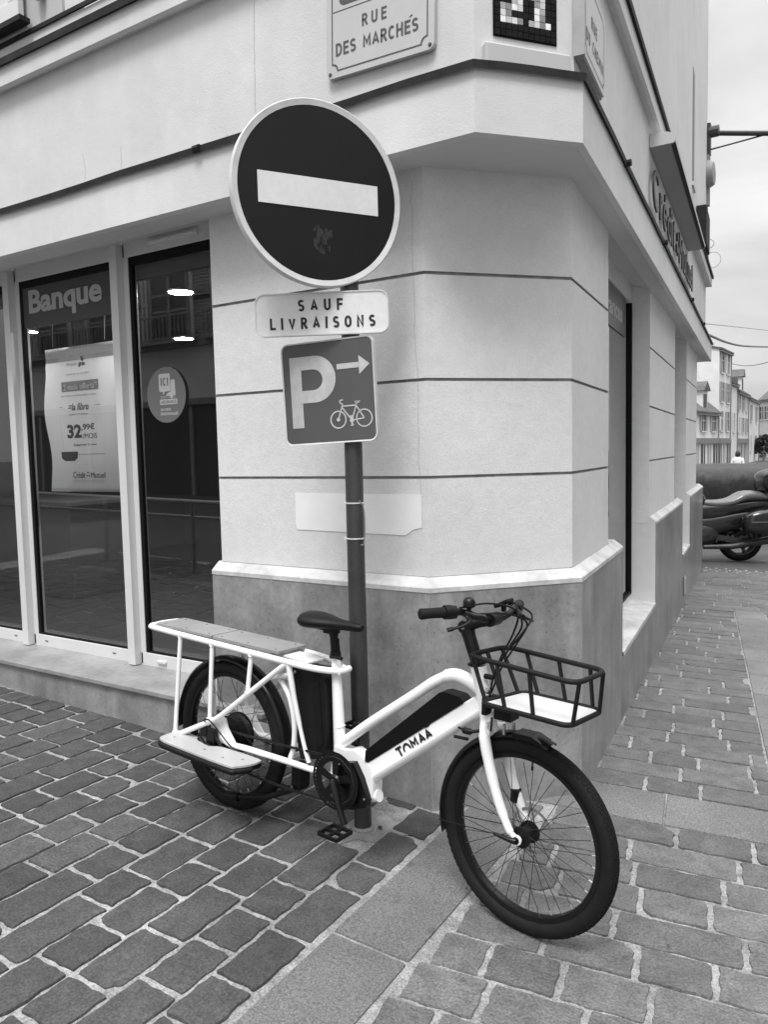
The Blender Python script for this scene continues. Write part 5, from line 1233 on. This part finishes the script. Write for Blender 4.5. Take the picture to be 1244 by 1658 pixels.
# saddle, post
b = MB(); ns, nr_ = 14, 16; V = []
prof_ = [(.398, .030, .945, .020), (.405, .062, .945, .036), (.43, .078, .945, .044), (.47, .082, .946, .044), (.51, .074, .945, .040), (.55, .058, .943, .035), (.59, .042, .941, .030), (.63, .032, .940, .027), (.67, .027, .941, .026), (.70, .025, .941, .025), (.728, .021, .941, .023), (.74, .011, .940, .014)]
for u_, hw_, zc_, th_ in prof_:
    u_ = .742-(.74-u_)*.90
    for i in range(nr_):
        a_ = 2*math.pi*i/nr_; c_, s_ = math.cos(a_), math.sin(a_)
        yy_ = hw_*math.copysign(abs(c_)**.8, c_); zz_ = zc_+th_*(.62*s_ if s_ > 0 else .9*s_)-.010*(abs(yy_)/.08)**2
        V.append((u_, yy_, zz_))
k = len(prof_)
b.add(V, [(i*nr_+j, i*nr_+(j+1) % nr_, (i+1)*nr_+(j+1) % nr_, (i+1)*nr_+j) for i in range(k-1) for j in range(nr_)]+[list(range(nr_)), list(range((k-1)*nr_, k*nr_))[::-1]])
sd_ = b.build('saddle', M['blackp'], bike, smooth=80); sb_ = sd_.modifiers.new('s', 'SUBSURF'); sb_.levels = 1; sb_.render_levels = 2
b = MB()
for s_ in (-.02, .02): b.tube(curve([(.45, s_*1.6, .937), (.49, s_, .912), (.56, s_, .908), (.60, s_, .918), (.66, s_*.6, .930)], 4), .0035, 6)
b.build('saddle_rail', M['blackm'], sd_, smooth=50)
b = MB(); b.tube([(.592, 0, .905), (.597, 0, .875)], [.022, .016], 12); b.box((.555, -.022, .895), (.61, .022, .918)); b.tube([(.607, 0, .80), (.596, 0, .90)], .0135, 14)
for i in range(7):
    t = i/6; c_ = Vector((.606, 0, .822)).lerp(Vector((.600, 0, .872)), t); b.tube([c_-Vector((0, 0, .003)), c_+Vector((0, 0, .003))], .0195, 14)
b.tube([(.6075, 0, .800), (.606, 0, .822)], .0225, 14); sp_ = b.build('seat_post', M['blackp'], bike, smooth=40)
b = MB(); b.tube([(.60, -.024, .805), (.64, -.03, .808), (.665, -.03, .808)], [.006, .007, .008], 8); b.tube([(.6065, 0, .797), (.605, 0, .81)], .025, 14); b.build('seat_clamp', M['blackm'], sp_, smooth=50)
# kickstand
b = MB(); b.box((.405, -.03, .215), (.455, .03, .31)); b.tube([(.43, -.025, .225), (.43, .025, .225)], .03, 12)
for s_ in (1, ): b.tube([(.43, -.03, .21), (.28, -.05, .135), (.16, -.09, .115), (.10, -.10, .108)], .013, 10); b.tube([(.15, -.095, .112), (.085, -.105, .105)], .020, 10)
b.tube([(.43, .03, .21), (.28, .08, .13), (.10, .13, .105)], .013, 10)
b.build('kickstand', M['blackp'], bike, smooth=50)
b = MB(); b.lathe([(0, .003), (.005, .003), (.006, 0)], 10, T=Matrix.Translation((.43, -.056, .225)) @ TX); b.build('bolt', M['alu'], bike)
# bottle cage-like bracket behind seat tube
b = MB(); b.tube(curve([(.672, .05, .52), (.70, .05, .53), (.705, .05, .48), (.69, .05, .43), (.675, .05, .47)], 4, True), .005, 6, closed=True); b.build('lock_bracket', M['blackm'], bike, smooth=50)

# ------------------------------------------------------------------ motorbikes and covered vehicle past the end of the wall
def G3(x, y, dz=0): return Vector((x, y, gz(x, y)+dz))
MA = G3(-1.70, 13.9); mdir = Vector((-.86, -.50, 0)).normalized()
mdir = Vector((CR.x, CR.y, 0)).normalized()*-1          # heading to the left across the view
mdir = Vector((-.848, -.53, 0)); mdir.normalize()
Tm_ = frame_m(MA, mdir, (0, 0, 1)); Tm_ = Matrix((mdir, Vector((0, 0, 1)).cross(mdir), Vector((0, 0, 1)))).transposed().to_4x4(); Tm_.translation = MA
moto = empty('motorbike', label='black touring motorbike with silver seat and side pannier past the end of the building', cat='motorbike'); moto.matrix_world = Tm_ @ Matrix.Scale(1.17, 4)
TXm = Matrix.Rotation(R(90), 4, 'X')
for cx in (0.0, 1.48):
    wq = empty('wheel', parent=moto, mw=Matrix.Translation((cx, 0, .32)))
    pr = [(.262+.058*math.cos(2*math.pi*i/14), .07*math.sin(2*math.pi*i/14)) for i in range(14)]
    b = MB(); b.lathe(pr, 48, T=TXm, closed=True); b.build('tyre', M['rubber'], wq, smooth=50)
    b = MB(); b.lathe([(.205, -.055), (.225, -.06), (.225, .06), (.205, .055)], 48, T=TXm, closed=True)
    for i in range(5): b.box((-.22, -.02, -.018), (0, .02, .018), T=Matrix.Rotation(R(72*i), 4, 'Y'))
    b.lathe([(0, -.09), (.05, -.09), (.07, -.05), (.07, .05), (.05, .09), (0, .09)], 20, T=TXm); b.build('rim', M['motog'], wq, smooth=40)
    b = MB(); b.lathe([(.09, .075), (.13, .075), (.13, .08), (.09, .08)], 32, T=TXm, closed=True); b.lathe([(.09, -.075), (.13, -.075), (.13, -.08), (.09, -.08)], 32, T=TXm, closed=True); b.build('brake_disc', M['steel'], wq)
def loft(name, sections, mt, par, sub=1, n=12, sm=70, p=.75):
    """sections: (x, y_center, z_center, half_width, half_height)"""
    b = MB(); V = []
    for x, yc, zc, hw, hh in sections:
        for i in range(n):
            a_ = 2*math.pi*i/n; c_, s_ = math.cos(a_), math.sin(a_)
            V.append((x, yc+hw*math.copysign(abs(c_)**p, c_), zc+hh*math.copysign(abs(s_)**p, s_)))
    k = len(sections)
    b.add(V, [(i*n+j, (i+1)*n+j, (i+1)*n+(j+1) % n, i*n+(j+1) % n) for i in range(k-1) for j in range(n)]+[list(range(n)), list(range((k-1)*n, k*n))[::-1]])
    o = b.build(name, mt, par, smooth=sm)
    if sub: s_ = o.modifiers.new('s', 'SUBSURF'); s_.levels = sub; s_.render_levels = sub
    return o
loft('seat', [(-.38, 0, .90, .05, .03), (-.34, 0, .91, .13, .06), (-.15, 0, .94, .16, .075), (.02, 0, .93, .17, .08), (.10, 0, .87, .17, .07), (.22, 0, .835, .165, .06), (.42, 0, .82, .14, .06), (.62, 0, .86, .11, .05)], M['seatcov'], moto)
loft('tail', [(-.50, 0, .80, .06, .05), (-.40, 0, .81, .12, .07), (-.1, 0, .80, .15, .10), (.2, 0, .73, .15, .13), (.5, 0, .70, .16, .14), (.75, 0, .72, .17, .16)], M['motob'], moto)
loft('side_panel', [(-.30, 0, .66, .08, .05), (-.15, 0, .64, .15, .12), (.15, 0, .58, .17, .16), (.45, 0, .52, .17, .16), (.75, 0, .50, .18, .18), (.9, 0, .5, .1, .1)], M['motob'], moto)
loft('tank', [(.50, 0, .86, .08, .06), (.60, 0, .92, .15, .12), (.80, 0, .95, .19, .16), (1.0, 0, .92, .17, .15), (1.12, 0, .88, .10, .10)], M['motob'], moto)
loft('fairing', [(.85, 0, .72, .20, .25), (1.1, 0, .78, .25, .32), (1.35, 0, .92, .22, .28), (1.55, 0, .98, .12, .16), (1.62, 0, .98, .04, .06)], M['motob'], moto)
loft('engine', [(.32, 0, .42, .10, .10), (.42, 0, .42, .19, .17), (.70, 0, .40, .21, .19), (.95, 0, .42, .18, .18), (1.05, 0, .45, .10, .12)], M['motog'], moto, p=.6)
for s_ in (-1, 1):
    pn_ = loft('pannier', [(-.50, s_*.34, .60, .10, .10), (-.46, s_*.34, .60, .125, .17), (-.25, s_*.34, .60, .13, .19), (.02, s_*.33, .585, .12, .155), (.12, s_*.32, .57, .08, .09)], M['motob'], moto, p=.5)
    b = MB(); b.box((-.47, s_*.467-.002, .595), (.06, s_*.467+.002, .603)); b.build('seam', M['midg'], pn_)
b = MB(); b.prism([(-.06, .30), (.05, .34), (.45, .42), (.46, .34), (.05, .26), (-.06, .25)], -.13, -.10, T=TXm); b.prism([(-.06, .30), (.05, .34), (.45, .42), (.46, .34), (.05, .26), (-.06, .25)], .10, .13, T=TXm); b.build('swing_arm', M['motog'], moto, bevel=.01)
for s_ in (-1, 1):
    b = MB(); b.tube([(.60, s_*.19, .24), (.20, s_*.20, .24), (-.30, s_*.22, .32)], [.03, .04, .055], 14); b.build('exhaust', M['motog'], moto, smooth=50)
    b = MB(); b.tube([(1.15, s_*.05, 1.10), (1.05, s_*.25, 1.12), (.95, s_*.38, 1.10)], .014, 8); b.tube([(.98, s_*.34, 1.105), (.90, s_*.44, 1.09)], .02, 10); b.build('handlebar', M['blackp'], moto, smooth=50)
    b = MB(); b.tube([(1.20, s_*.11, .98), (1.46, s_*.11, .34)], .028, 12); b.build('fork_leg', M['motog'], moto, smooth=50)
tb_ = loft('top_case', [(-.72, 0, 1.14, .08, .10), (-.68, 0, 1.14, .22, .17), (-.48, 0, 1.14, .25, .20), (-.27, 0, 1.12, .22, .16), (-.23, 0, 1.12, .10, .08)], M['motob'], moto, p=.6)
b = MB(); b.box((-.75, -.10, 1.02), (-.70, .10, 1.05)); b.box((-.62, -.10, .86), (-.30, .10, .88)); b.box((-.52, -.03, .86), (-.48, .03, 1.04)); b.build('rack', M['blackp'], moto)
b = MB(); b.box((-.62, -.09, .42), (-.60, .09, .58)); b.build('number_plate', M['flat'], moto)
b = MB(); b.prism([(1.40, 1.02), (1.30, 1.35), (1.28, 1.35), (1.36, 1.02)], -.16, .16, T=TXm); b.build('windscreen', M['blackm'], moto)
# tarpaulin covered vehicle
TC_ = Tm_.copy(); c0 = at(1180, 752, 16.4); c0.z = gz(c0.x, c0.y); TC_.translation = c0
cov = empty('covered_vehicle', label='parked vehicle under a black tarpaulin cover behind the motorbike', cat='covered vehicle'); cov.matrix_world = TC_ @ Matrix.Diagonal((1.05, 1, 1.25, 1))
b = MB(); nx, ny = 40, 22; V = []
for i in range(nx+1):
    x = -.88+2.9*i/nx; t = (x+.88)/2.9
    top = (1.02+.42*min(1, t*6)**.5*1.0-.10*max(0, t-.75)*4*.6) if t < 2 else 1
    top = 1.17+.14*min(1, max(0, t)/.12)**.6-.02*math.sin(t*9)-(.5*max(0, t-.8))
    top = min(top, 1.30)
    for j in range(ny+1):
        s_ = -1+2*j/ny; a_ = s_*math.pi/2*.98
        yv = .78*math.copysign(abs(math.sin(a_))**.7, s_); zv = top*abs(math.cos(a_))**.42
        fold = .022*math.sin(x*9+s_*6)*abs(s_)+.008*math.sin(x*23+s_*11)
        V.append((x+.02*math.sin(s_*7), yv*(1-.12*math.exp(-((t)/.05)**2))+fold*.8, max(.05, zv+fold*.6)))
b.add(V, [(i*(ny+1)+j, i*(ny+1)+j+1, (i+1)*(ny+1)+j+1, (i+1)*(ny+1)+j) for i in range(nx) for j in range(ny)]+[[i for i in range(ny+1)][::-1], [nx*(ny+1)+i for i in range(ny+1)]])
b.build('tarpaulin', M['tarp'], cov, smooth=80)
for x_ in (-.3, 1.5):
    for s_ in (-.62, .62):
        b = MB(); b.lathe([(0, -.09), (.22, -.09), (.30, -.07), (.31, 0), (.30, .07), (.22, .09), (0, .09)], 28, T=Matrix.Translation((x_, s_, .31)) @ TXm); b.build('wheel', M['rubber'], cov, smooth=50)

# ------------------------------------------------------------------ far street
def GZ(p): return gz(p.x, p.y)
def house(p0, p1, eave, roofh, depth, rows_, name, label, wallm, cols, shop=True, chim=(), dormer=False, cat='house'):
    """p0 -> p1: street front ends (camera sees the front); heights above the road"""
    a_, c_ = Vector((p0.x, p0.y, 0)), Vector((p1.x, p1.y, 0)); d = c_-a_; L_ = d.length; d.normalize(); nn = Vector((-d.y, d.x, 0))   # inward
    zg = min(GZ(p0), GZ(p1))-.3
    T = Matrix((d, nn, Vector((0, 0, 1)))).transposed().to_4x4(); T.translation = Vector((a_.x, a_.y, zg))
    h = empty(name, label=label, cat=cat, group='houses along the far street'); h.matrix_world = T
    E = eave-zg; b = MB(); b.box((0, 0, 0), (L_, depth, E))
    b.add([(0, 0, E), (0, depth/2, E+roofh), (0, depth, E)], [(0, 1, 2)]); b.add([(L_, 0, E), (L_, depth/2, E+roofh), (L_, depth, E)], [(0, 2, 1)])
    wl = b.build('wall', wallm, h)
    b = MB(); e = .25
    for q in ([(-.1, -e, E-.12), (L_+.1, -e, E-.12), (L_+.1, depth/2, E+roofh+.02), (-.1, depth/2, E+roofh+.02)], [(-.1, depth+e, E-.12), (L_+.1, depth+e, E-.12), (L_+.1, depth/2, E+roofh+.02), (-.1, depth/2, E+roofh+.02)]):
        b.add(q+[(x, y, z+.14) for x, y, z in q], [(0, 1, 2, 3), (4, 5, 6, 7), (0, 1, 5, 4), (1, 2, 6, 5), (2, 3, 7, 6), (3, 0, 4, 7)])
    rf = b.build('roof', M['roof'], h)
    b = MB(); b.box((-.05, -.22, E-.26), (L_+.05, -.06, E-.14)); b.build('gutter', M['midg'], h)
    for x_, hh, w_ in chim:
        b = MB(); b.box((x_-w_/2, depth/2-.4, E+roofh*.5), (x_+w_/2, depth/2+.4, E+roofh+hh)); b.box((x_-w_/2-.08, depth/2-.48, E+roofh+hh), (x_+w_/2+.08, depth/2+.48, E+roofh+hh+.15)); ch = b.build('chimney', wallm, h)
        for k_ in (-1, 1):
            b = MB(); b.lathe([(.11, 0), (.09, .4), (.13, .45), (.08, .5)], 10, T=Matrix.Translation((x_+k_*w_*.25, depth/2, E+roofh+hh+.15))); b.build('chimney_pot', M['midg'], ch)
    st = (E-(2.9 if shop else .6))/rows_; base = 2.9 if shop else .6
    for r_ in range(rows_):
        zc = base+st*(r_+.5)+.1; hw_, hh_ = .45, min(.85, st*.34)
        for k_ in range(cols):
            xc = L_*(k_+.5)/cols
            b = MB(); b.box((xc-hw_, -.02, zc-hh_), (xc+hw_, .02, zc+hh_)); fw = b.build('window', M['dark'], h)
            b = MB(); b.box((xc-.03, -.05, zc-hh_), (xc+.03, -.02, zc+hh_)); b.box((xc-hw_, -.05, zc+hh_*.2), (xc-.031, -.02, zc+hh_*.2+.05)); b.box((xc+.031, -.05, zc+hh_*.2), (xc+hw_, -.02, zc+hh_*.2+.05)); b.box((xc-hw_-.08, -.12, zc-hh_-.1), (xc+hw_+.08, -.001, zc-hh_-.01)); b.build('frame', M['pvc'], fw)
            for s_ in (-1, 1):
                x0_ = xc+s_*(hw_+.02); x1_ = xc+s_*(hw_+.44); b = MB(); b.box((min(x0_, x1_), -.07, zc-hh_), (max(x0_, x1_), -.02, zc+hh_)); b.build('shutter', M['shutter'] if (k_+r_) % 3 else M['pvc'], h)
    if shop:
        b = MB(); b.box((.15, -.16, 2.35), (L_-.15, -.001, 2.75)); b.build('shop_fascia', M['midg'], h)
        nd = max(2, int(L_/1.5))
        for k_ in range(nd):
            xc = L_*(k_+.5)/nd; b = MB(); b.box((xc-.5, -.03, .15), (xc+.5, .02, 2.28)); dw = b.build('door', M['dark'] if k_ % 2 == 0 else M['shutter'], h)
            b = MB(); b.box((xc-.04, -.06, .15), (xc+.04, -.031, 2.28)); b.build('frame', M['pvc'], dw)
    if dormer:
        b = MB(); b.box((L_*.55, .2, E), (L_*.55+1.3, 2.2, E+1.7)); dm = b.build('dormer', wallm, h)
        b = MB(); b.add([(L_*.55-.2, 0, E+1.65), (L_*.55+.65, 0, E+2.4), (L_*.55+1.5, 0, E+1.65), (L_*.55-.2, 2.4, E+1.65), (L_*.55+.65, 2.4, E+2.4), (L_*.55+1.5, 2.4, E+1.65)], [(0, 1, 4, 3), (1, 2, 5, 4), (0, 2, 1), (0, 3, 5, 2)]); b.build('dormer_roof', M['roof'], dm)
        b = MB(); b.box((L_*.55+.3, .15, E+.3), (L_*.55+1.0, .2, E+1.4)); b.build('dormer_window', M['dark'], dm)
        b = MB(); b.box((L_*.12, .2, E+.1), (L_*.12+1.1, 2.0, E+1.3)); d2 = b.build('dormer', M['roof'], h)
    b = MB(); b.tube([(L_-.12, -.08, 0), (L_-.12, -.08, E-.2)], .05, 6); b.build('drainpipe', M['midg'], h)
    return h
def hz(y, d): return 1.65+(719-y)/1243*d
house(at(1112, 757, 56), at(1163, 757, 62), hz(668, 61), 2.6, 6, 1, 'terrace_house', 'low white far house with tiled dormers nearest the corner', M['housew'], 3, dormer=True, chim=((1.5, .9, .9),))
house(at(1163.5, 757, 62.2), at(1182, 757, 66), hz(572, 65), .9, 8, 3, 'terrace_house', 'tallest white far house with chimneys and three window rows', M['housew'], 2, chim=((.6, 1.3, 1.2), (2.3, .8, 1.4)))
house(at(1182.5, 757, 66.2), at(1193, 757, 70), hz(625, 70), 1.6, 7, 0 or 1, 'terrace_house', 'narrow plain far house right of the tallest one', M['housew'], 1, shop=False)
house(at(1193.3, 757, 70.3), at(1211, 757, 78), hz(640, 76), 3.0, 8, 2, 'terrace_house', 'far house with slate roof and shuttered windows', M['housew'], 3, chim=((1.2, .7, .9), (6.5, .9, .9)), dormer=True)
house(at(1211.3, 757, 78.3), at(1228, 757, 88), hz(650, 84), 2.6, 8, 2, 'terrace_house', 'farthest white house with one tall chimney at the street end', M['housew'], 2, shop=False, chim=((1.4, 3.2, .8),))
house(at(1229, 757, 105), at(1262, 757, 100), hz(648, 102), 3.4, 8, 2, 'end_house', 'grey slate roofed house closing the end of the street', M['houseg'], 4, shop=False, chim=((.8, 1.2, .9),))
# tree at the street end
tr = empty('tree', at(1236, 757, 84), 'dark leafy tree at the end of the street', 'tree'); tr.location.z = GZ(tr.location)-.6; tr.scale = (.8, .8, .85)
b = MB(); b.tube([(0, 0, 0), (.1, 0, 1.2), (.0, .1, 2.6)], [.18, .12, .06], 8); b.tube([(.05, 0, 1.2), (.8, .2, 2.4)], [.08, .03], 6); b.tube([(.05, 0, 1.4), (-.7, -.2, 2.6)], [.08, .03], 6); b.build('trunk', M['midg'], tr)
b = MB()
for cx, cy, cz, cr2 in ((0, 0, 2.6, 1.1), (.9, .2, 2.3, .8), (-.8, 0, 2.4, .8), (.3, 0, 3.5, .7), (-.4, .3, 3.2, .7)):
    for _ in range(420):
        d = Vector((random.gauss(0, 1), random.gauss(0, 1), random.gauss(0, 1))).normalized()*cr2*random.random()**.4; p = Vector((cx, cy, cz))+d; q = Vector((random.uniform(-1, 1), random.uniform(-1, 1), random.uniform(-1, 1))).normalized()*.13; q2 = q.cross(Vector((random.random(), .3, random.random()))).normalized()*.10
        b.add([p-q, p-q2, p+q, p+q2], [(0, 1, 2, 3)])
b.build('crown', M['leaf'], tr)
# far parked car
cp = at(1234, 757, 105); cp.z = GZ(cp); car = empty('parked_car', label='small pale car seen far down the street', cat='car')
cd_ = (Vector((cp.x, cp.y, 0))).normalized(); Tc = Matrix((Vector((cd_.y, -cd_.x, 0)), cd_, Vector((0, 0, 1)))).transposed().to_4x4(); Tc.translation = cp; car.matrix_world = Tc
b = MB(); sec_ = [(-2, .35), (-2, .85), (-1.5, .95), (-.9, 1.42), (.6, 1.45), (1.5, .98), (2.0, .9), (2.05, .35)]
Ty = frame_m((0, 0, 0), (0, 1, 0), (0, 0, 1)); b.prism(sec_, -.82, .82, T=Ty); b.build('body', M['flat'], car, bevel=.08)
b = MB(); b.add([(-.68, -1.52, .98), (.68, -1.52, .98), (.60, -.97, 1.38), (-.60, -.97, 1.38)], [(0, 1, 2, 3)], T=Matrix.Translation((0, -.03, .03))); b.build('rear_window', M['dark'], car)
for sx in (-.62, .62):
    b = MB(); b.box((sx-.12, -2.05, .70), (sx+.12, -2.0, .84)); b.build('tail_lamp', M['midg'], car)
    for y_ in (-1.3, 1.3): b = MB(); b.lathe([(0, -.1), (.3, -.1), (.3, .1), (0, .1)], 20, T=Matrix.Translation((sx*1.2, y_, .3)) @ Matrix.Rotation(R(90), 4, 'Y')); b.build('wheel', M['rubber'], car)
# pedestrian seen from behind
pp_ = at(1195.5, 748, 37); pp_.z = GZ(pp_)
pe = empty('person', (pp_.x, pp_.y, pp_.z), 'person with dark hair in a pale top walking away down the street', 'person')
def skin_body(name, verts, edges, mt, par, sub=2):
    me = bpy.data.meshes.new(name); me.from_pydata([v_[0] for v_ in verts], edges, []); o = bpy.data.objects.new(name, me); COL.objects.link(o); o.parent = par
    s_ = o.modifiers.new('skin', 'SKIN'); me.materials.append(mt)
    for i, v_ in enumerate(verts): me.skin_vertices[0].data[i].radius = v_[1]
    me.skin_vertices[0].data[0].use_root = True
    q = o.modifiers.new('sub', 'SUBSURF'); q.levels = sub; q.render_levels = sub; s_.use_smooth_shade = True; return o
Vp = [((0, 0, .95), (.16, .11)), ((0, 0, 1.15), (.14, .10)), ((0, 0, 1.35), (.18, .12)), ((0, 0, 1.47), (.07, .07)), ((0, .0, 1.55), (.06, .07)), ((0, .01, 1.63), (.085, .10)), ((0, .01, 1.70), (.06, .07)),
      ((-.09, 0, .88), (.09, .10)), ((-.10, .08, .48), (.06, .06)), ((-.10, .02, .08), (.04, .04)), ((-.10, .14, .03), (.035, .03)),
      ((.09, 0, .88), (.09, .10)), ((.10, .02, .48), (.06, .06)), ((.10, -.18, .10), (.04, .04)), ((.10, -.06, .04), (.035, .03)),
      ((-.20, 0, 1.38), (.05, .05)), ((-.25, -.04, 1.12), (.04, .04)), ((-.25, .05, .88), (.03, .03)), ((-.25, .08, .80), (.03, .02)),
      ((.20, 0, 1.38), (.05, .05)), ((.25, .0, 1.12), (.04, .04)), ((.24, .12, .90), (.03, .03)), ((.24, .16, .83), (.03, .02))]
Ep = [(0, 1), (1, 2), (2, 3), (3, 4), (4, 5), (5, 6), (0, 7), (7, 8), (8, 9), (9, 10), (0, 11), (11, 12), (12, 13), (13, 14), (2, 15), (15, 16), (16, 17), (17, 18), (2, 19), (19, 20), (20, 21), (21, 22)]
pb = skin_body('body', Vp, Ep, M['midg'], pe)
loft2 = [(.88, .19, .14), (1.0, .175, .13), (1.2, .175, .13), (1.38, .23, .14), (1.45, .16, .11), (1.49, .08, .08)]
b = MB(); n = 14; V = [(hw_*math.cos(2*math.pi*i/n), hd_*math.sin(2*math.pi*i/n), z_) for z_, hw_, hd_ in loft2 for i in range(n)]
b.add(V, [(i*n+j, i*n+(j+1) % n, (i+1)*n+(j+1) % n, (i+1)*n+j) for i in range(len(loft2)-1) for j in range(n)]+[list(range(n))[::-1], list(range((len(loft2)-1)*n, len(loft2)*n))])
for s_ in (-1, 1): b.tube([(s_*.17, 0, 1.42), (s_*.235, -.01, 1.30), (s_*.26, -.03, 1.10)], [.075, .062, .052], 10)
b.build('jacket', M['cloth'], pe, smooth=70)
b = MB()
for s_ in (-1, 1): b.tube([(s_*.09, .01, .93), (s_*.10, .06 if s_ < 0 else .02, .5), (s_*.10, .02 if s_ < 0 else -.16, .12)], [.105, .08, .06], 10)
b.build('trousers', M['hair'], pe, smooth=70)
b = MB(); pr = [(0, .135), (.06, .12), (.10, .07), (.115, .0), (.12, -.07), (.10, -.13), (0, -.15)]; b.lathe(pr, 16, T=Matrix.Translation((0, -.02, 1.65))); b.build('hair', M['hair'], pe, smooth=70)
b = MB(); b.lathe([(0, .09), (.05, .08), (.085, .03), (.088, -.03), (.05, -.09), (0, -.11)], 14, T=Matrix.Translation((0, .035, 1.64))); b.build('face', M['skin'], pe, smooth=70)

# ------------------------------------------------------------------ across both streets (seen mirrored in the windows)
ob = empty('opposite_house', (-12, -7, 0), 'shuttered house with balcony mirrored in the shop window', 'house')
b = MB(); zg = .3; b.box((-9, -6, -.3), (3.5, 0, 8)); b.build('wall', M['housew'], ob)
b = MB()
b.box((-9, .001, 4.3), (3.5, .12, 4.45)); b.box((-9, .001, 2.9), (3.5, .10, 3.05)); b.box((-9, .001, 6.95), (3.5, .15, 7.1)); b.build('string_course', M['sill'], ob)
for xc in (-7.2, -5.0, -2.6, -.3, 2.0):
    b = MB(); b.box((xc-.7, .001, 4.5), (xc+.7, .03, 6.5)); fw = b.build('window', M['dark'], ob)
    b = MB()
    for x_ in (-.68, -.03, .62): b.box((xc+x_, .031, 4.5), (xc+x_+.07, .08, 6.5))
    for z_ in (4.55, 5.2, 5.6, 6.4): b.box((xc-.61, .031, z_), (xc-.031, .06, z_+.06)); b.box((xc+.041, .031, z_), (xc+.62, .06, z_+.06))
    b.build('frame', M['sill'], fw)
    for s_ in (-1, 1):
        b = MB(); x0_ = xc+s_*1.12; b.box((x0_-.38, .02, 4.4), (x0_-.32, .09, 6.5)); b.box((x0_+.32, .02, 4.4), (x0_+.38, .09, 6.5))
        for z_ in (4.4, 5.4, 6.42): b.box((x0_-.319, .02, z_), (x0_+.319, .085, z_+.08))
        for i in range(24): b.add([(x0_-.32, .03, 4.5+i*.08), (x0_+.32, .03, 4.5+i*.08), (x0_+.32, .075, 4.45+i*.08), (x0_-.32, .075, 4.45+i*.08)], [(0, 1, 2, 3)])
        b.build('shutter', M['sill'] if 0 else M['boxm'], ob)
    b = MB(); b.box((xc-.95, .26, 5.05), (xc+.95, .30, 5.1)); b.box((xc-.95, .26, 4.5), (xc+.95, .29, 4.53)); b.box((xc-1.0, .0, 4.40), (xc+1.0, .34, 4.47))
    for i in range(15): b.box((xc-.94+i*.133, .265, 4.53), (xc-.925+i*.133, .285, 5.05))
    b.build('balcony_railing', M['sill'], ob)
b = MB(); b.box((-8.6, .001, .3), (3.2, .05, 2.88)); b.build('shop_front', M['room'], ob)
b = MB()
for x_ in (-8, -5.9, -4.1, -2, -.2, 1.6): b.box((x_, .051, .3), (x_+.1, .12, 2.85))
b.build('shop_mullion', M['sill'], ob)
oc = empty('opposite_corner_house', (5.2, 5, 0), 'white house across the side street, mirrored in the side window', 'house')
b = MB(); b.box((0, -6, -.6), (5, 16, 8.5)); b.build('wall', M['housew'], oc)
for yc in (-4, -1.2, 1.6, 4.4, 7.2, 10, 12.8):
    for zc in (1.5, 4.2, 6.6):
        b = MB(); b.box((-.03, yc-.5, zc-.8), (-.001, yc+.5, zc+.8)); fw = b.build('window', M['dark'], oc)
        b = MB(); b.box((-.06, yc-.03, zc-.8), (-.031, yc+.03, zc+.8)); b.box((-.12, yc-.6, zc-.92), (-.001, yc+.6, zc-.81)); b.build('frame', M['pvc'], fw)
# pedestrian guard rail at the kerb behind the photographer
gr_ = empty('guard_rail', (-8.5, .08, 0), 'long metal pedestrian guard rail by the kerb, mirrored in the shop window', 'railing')
b = MB()
for z_, r_ in ((.98+.20, .03), (.80+.2, .018)): b.tube([(-1.5, 0, z_), (5.0, 0, z_-.15)], r_, 10)
b.build('rail', M['alu'], gr_, smooth=50)
for i in range(5):
    x_ = -1.5+i*1.6; b = MB(); b.tube([(x_, 0, .15), (x_, 0, 1.17-.15*i/4)], .028, 10); b.build('post', M['alu'], gr_, smooth=50)
b = MB(); T = lambda x, y: (x, y)
for i in range(12): paver(b, T, -9+i*.9, -9+i*.9+.885, .42, .60, random.uniform(.9, 1.1), wob=.001, rc=.005)
tag(b.build('kerb', M['granite']), kind='structure')
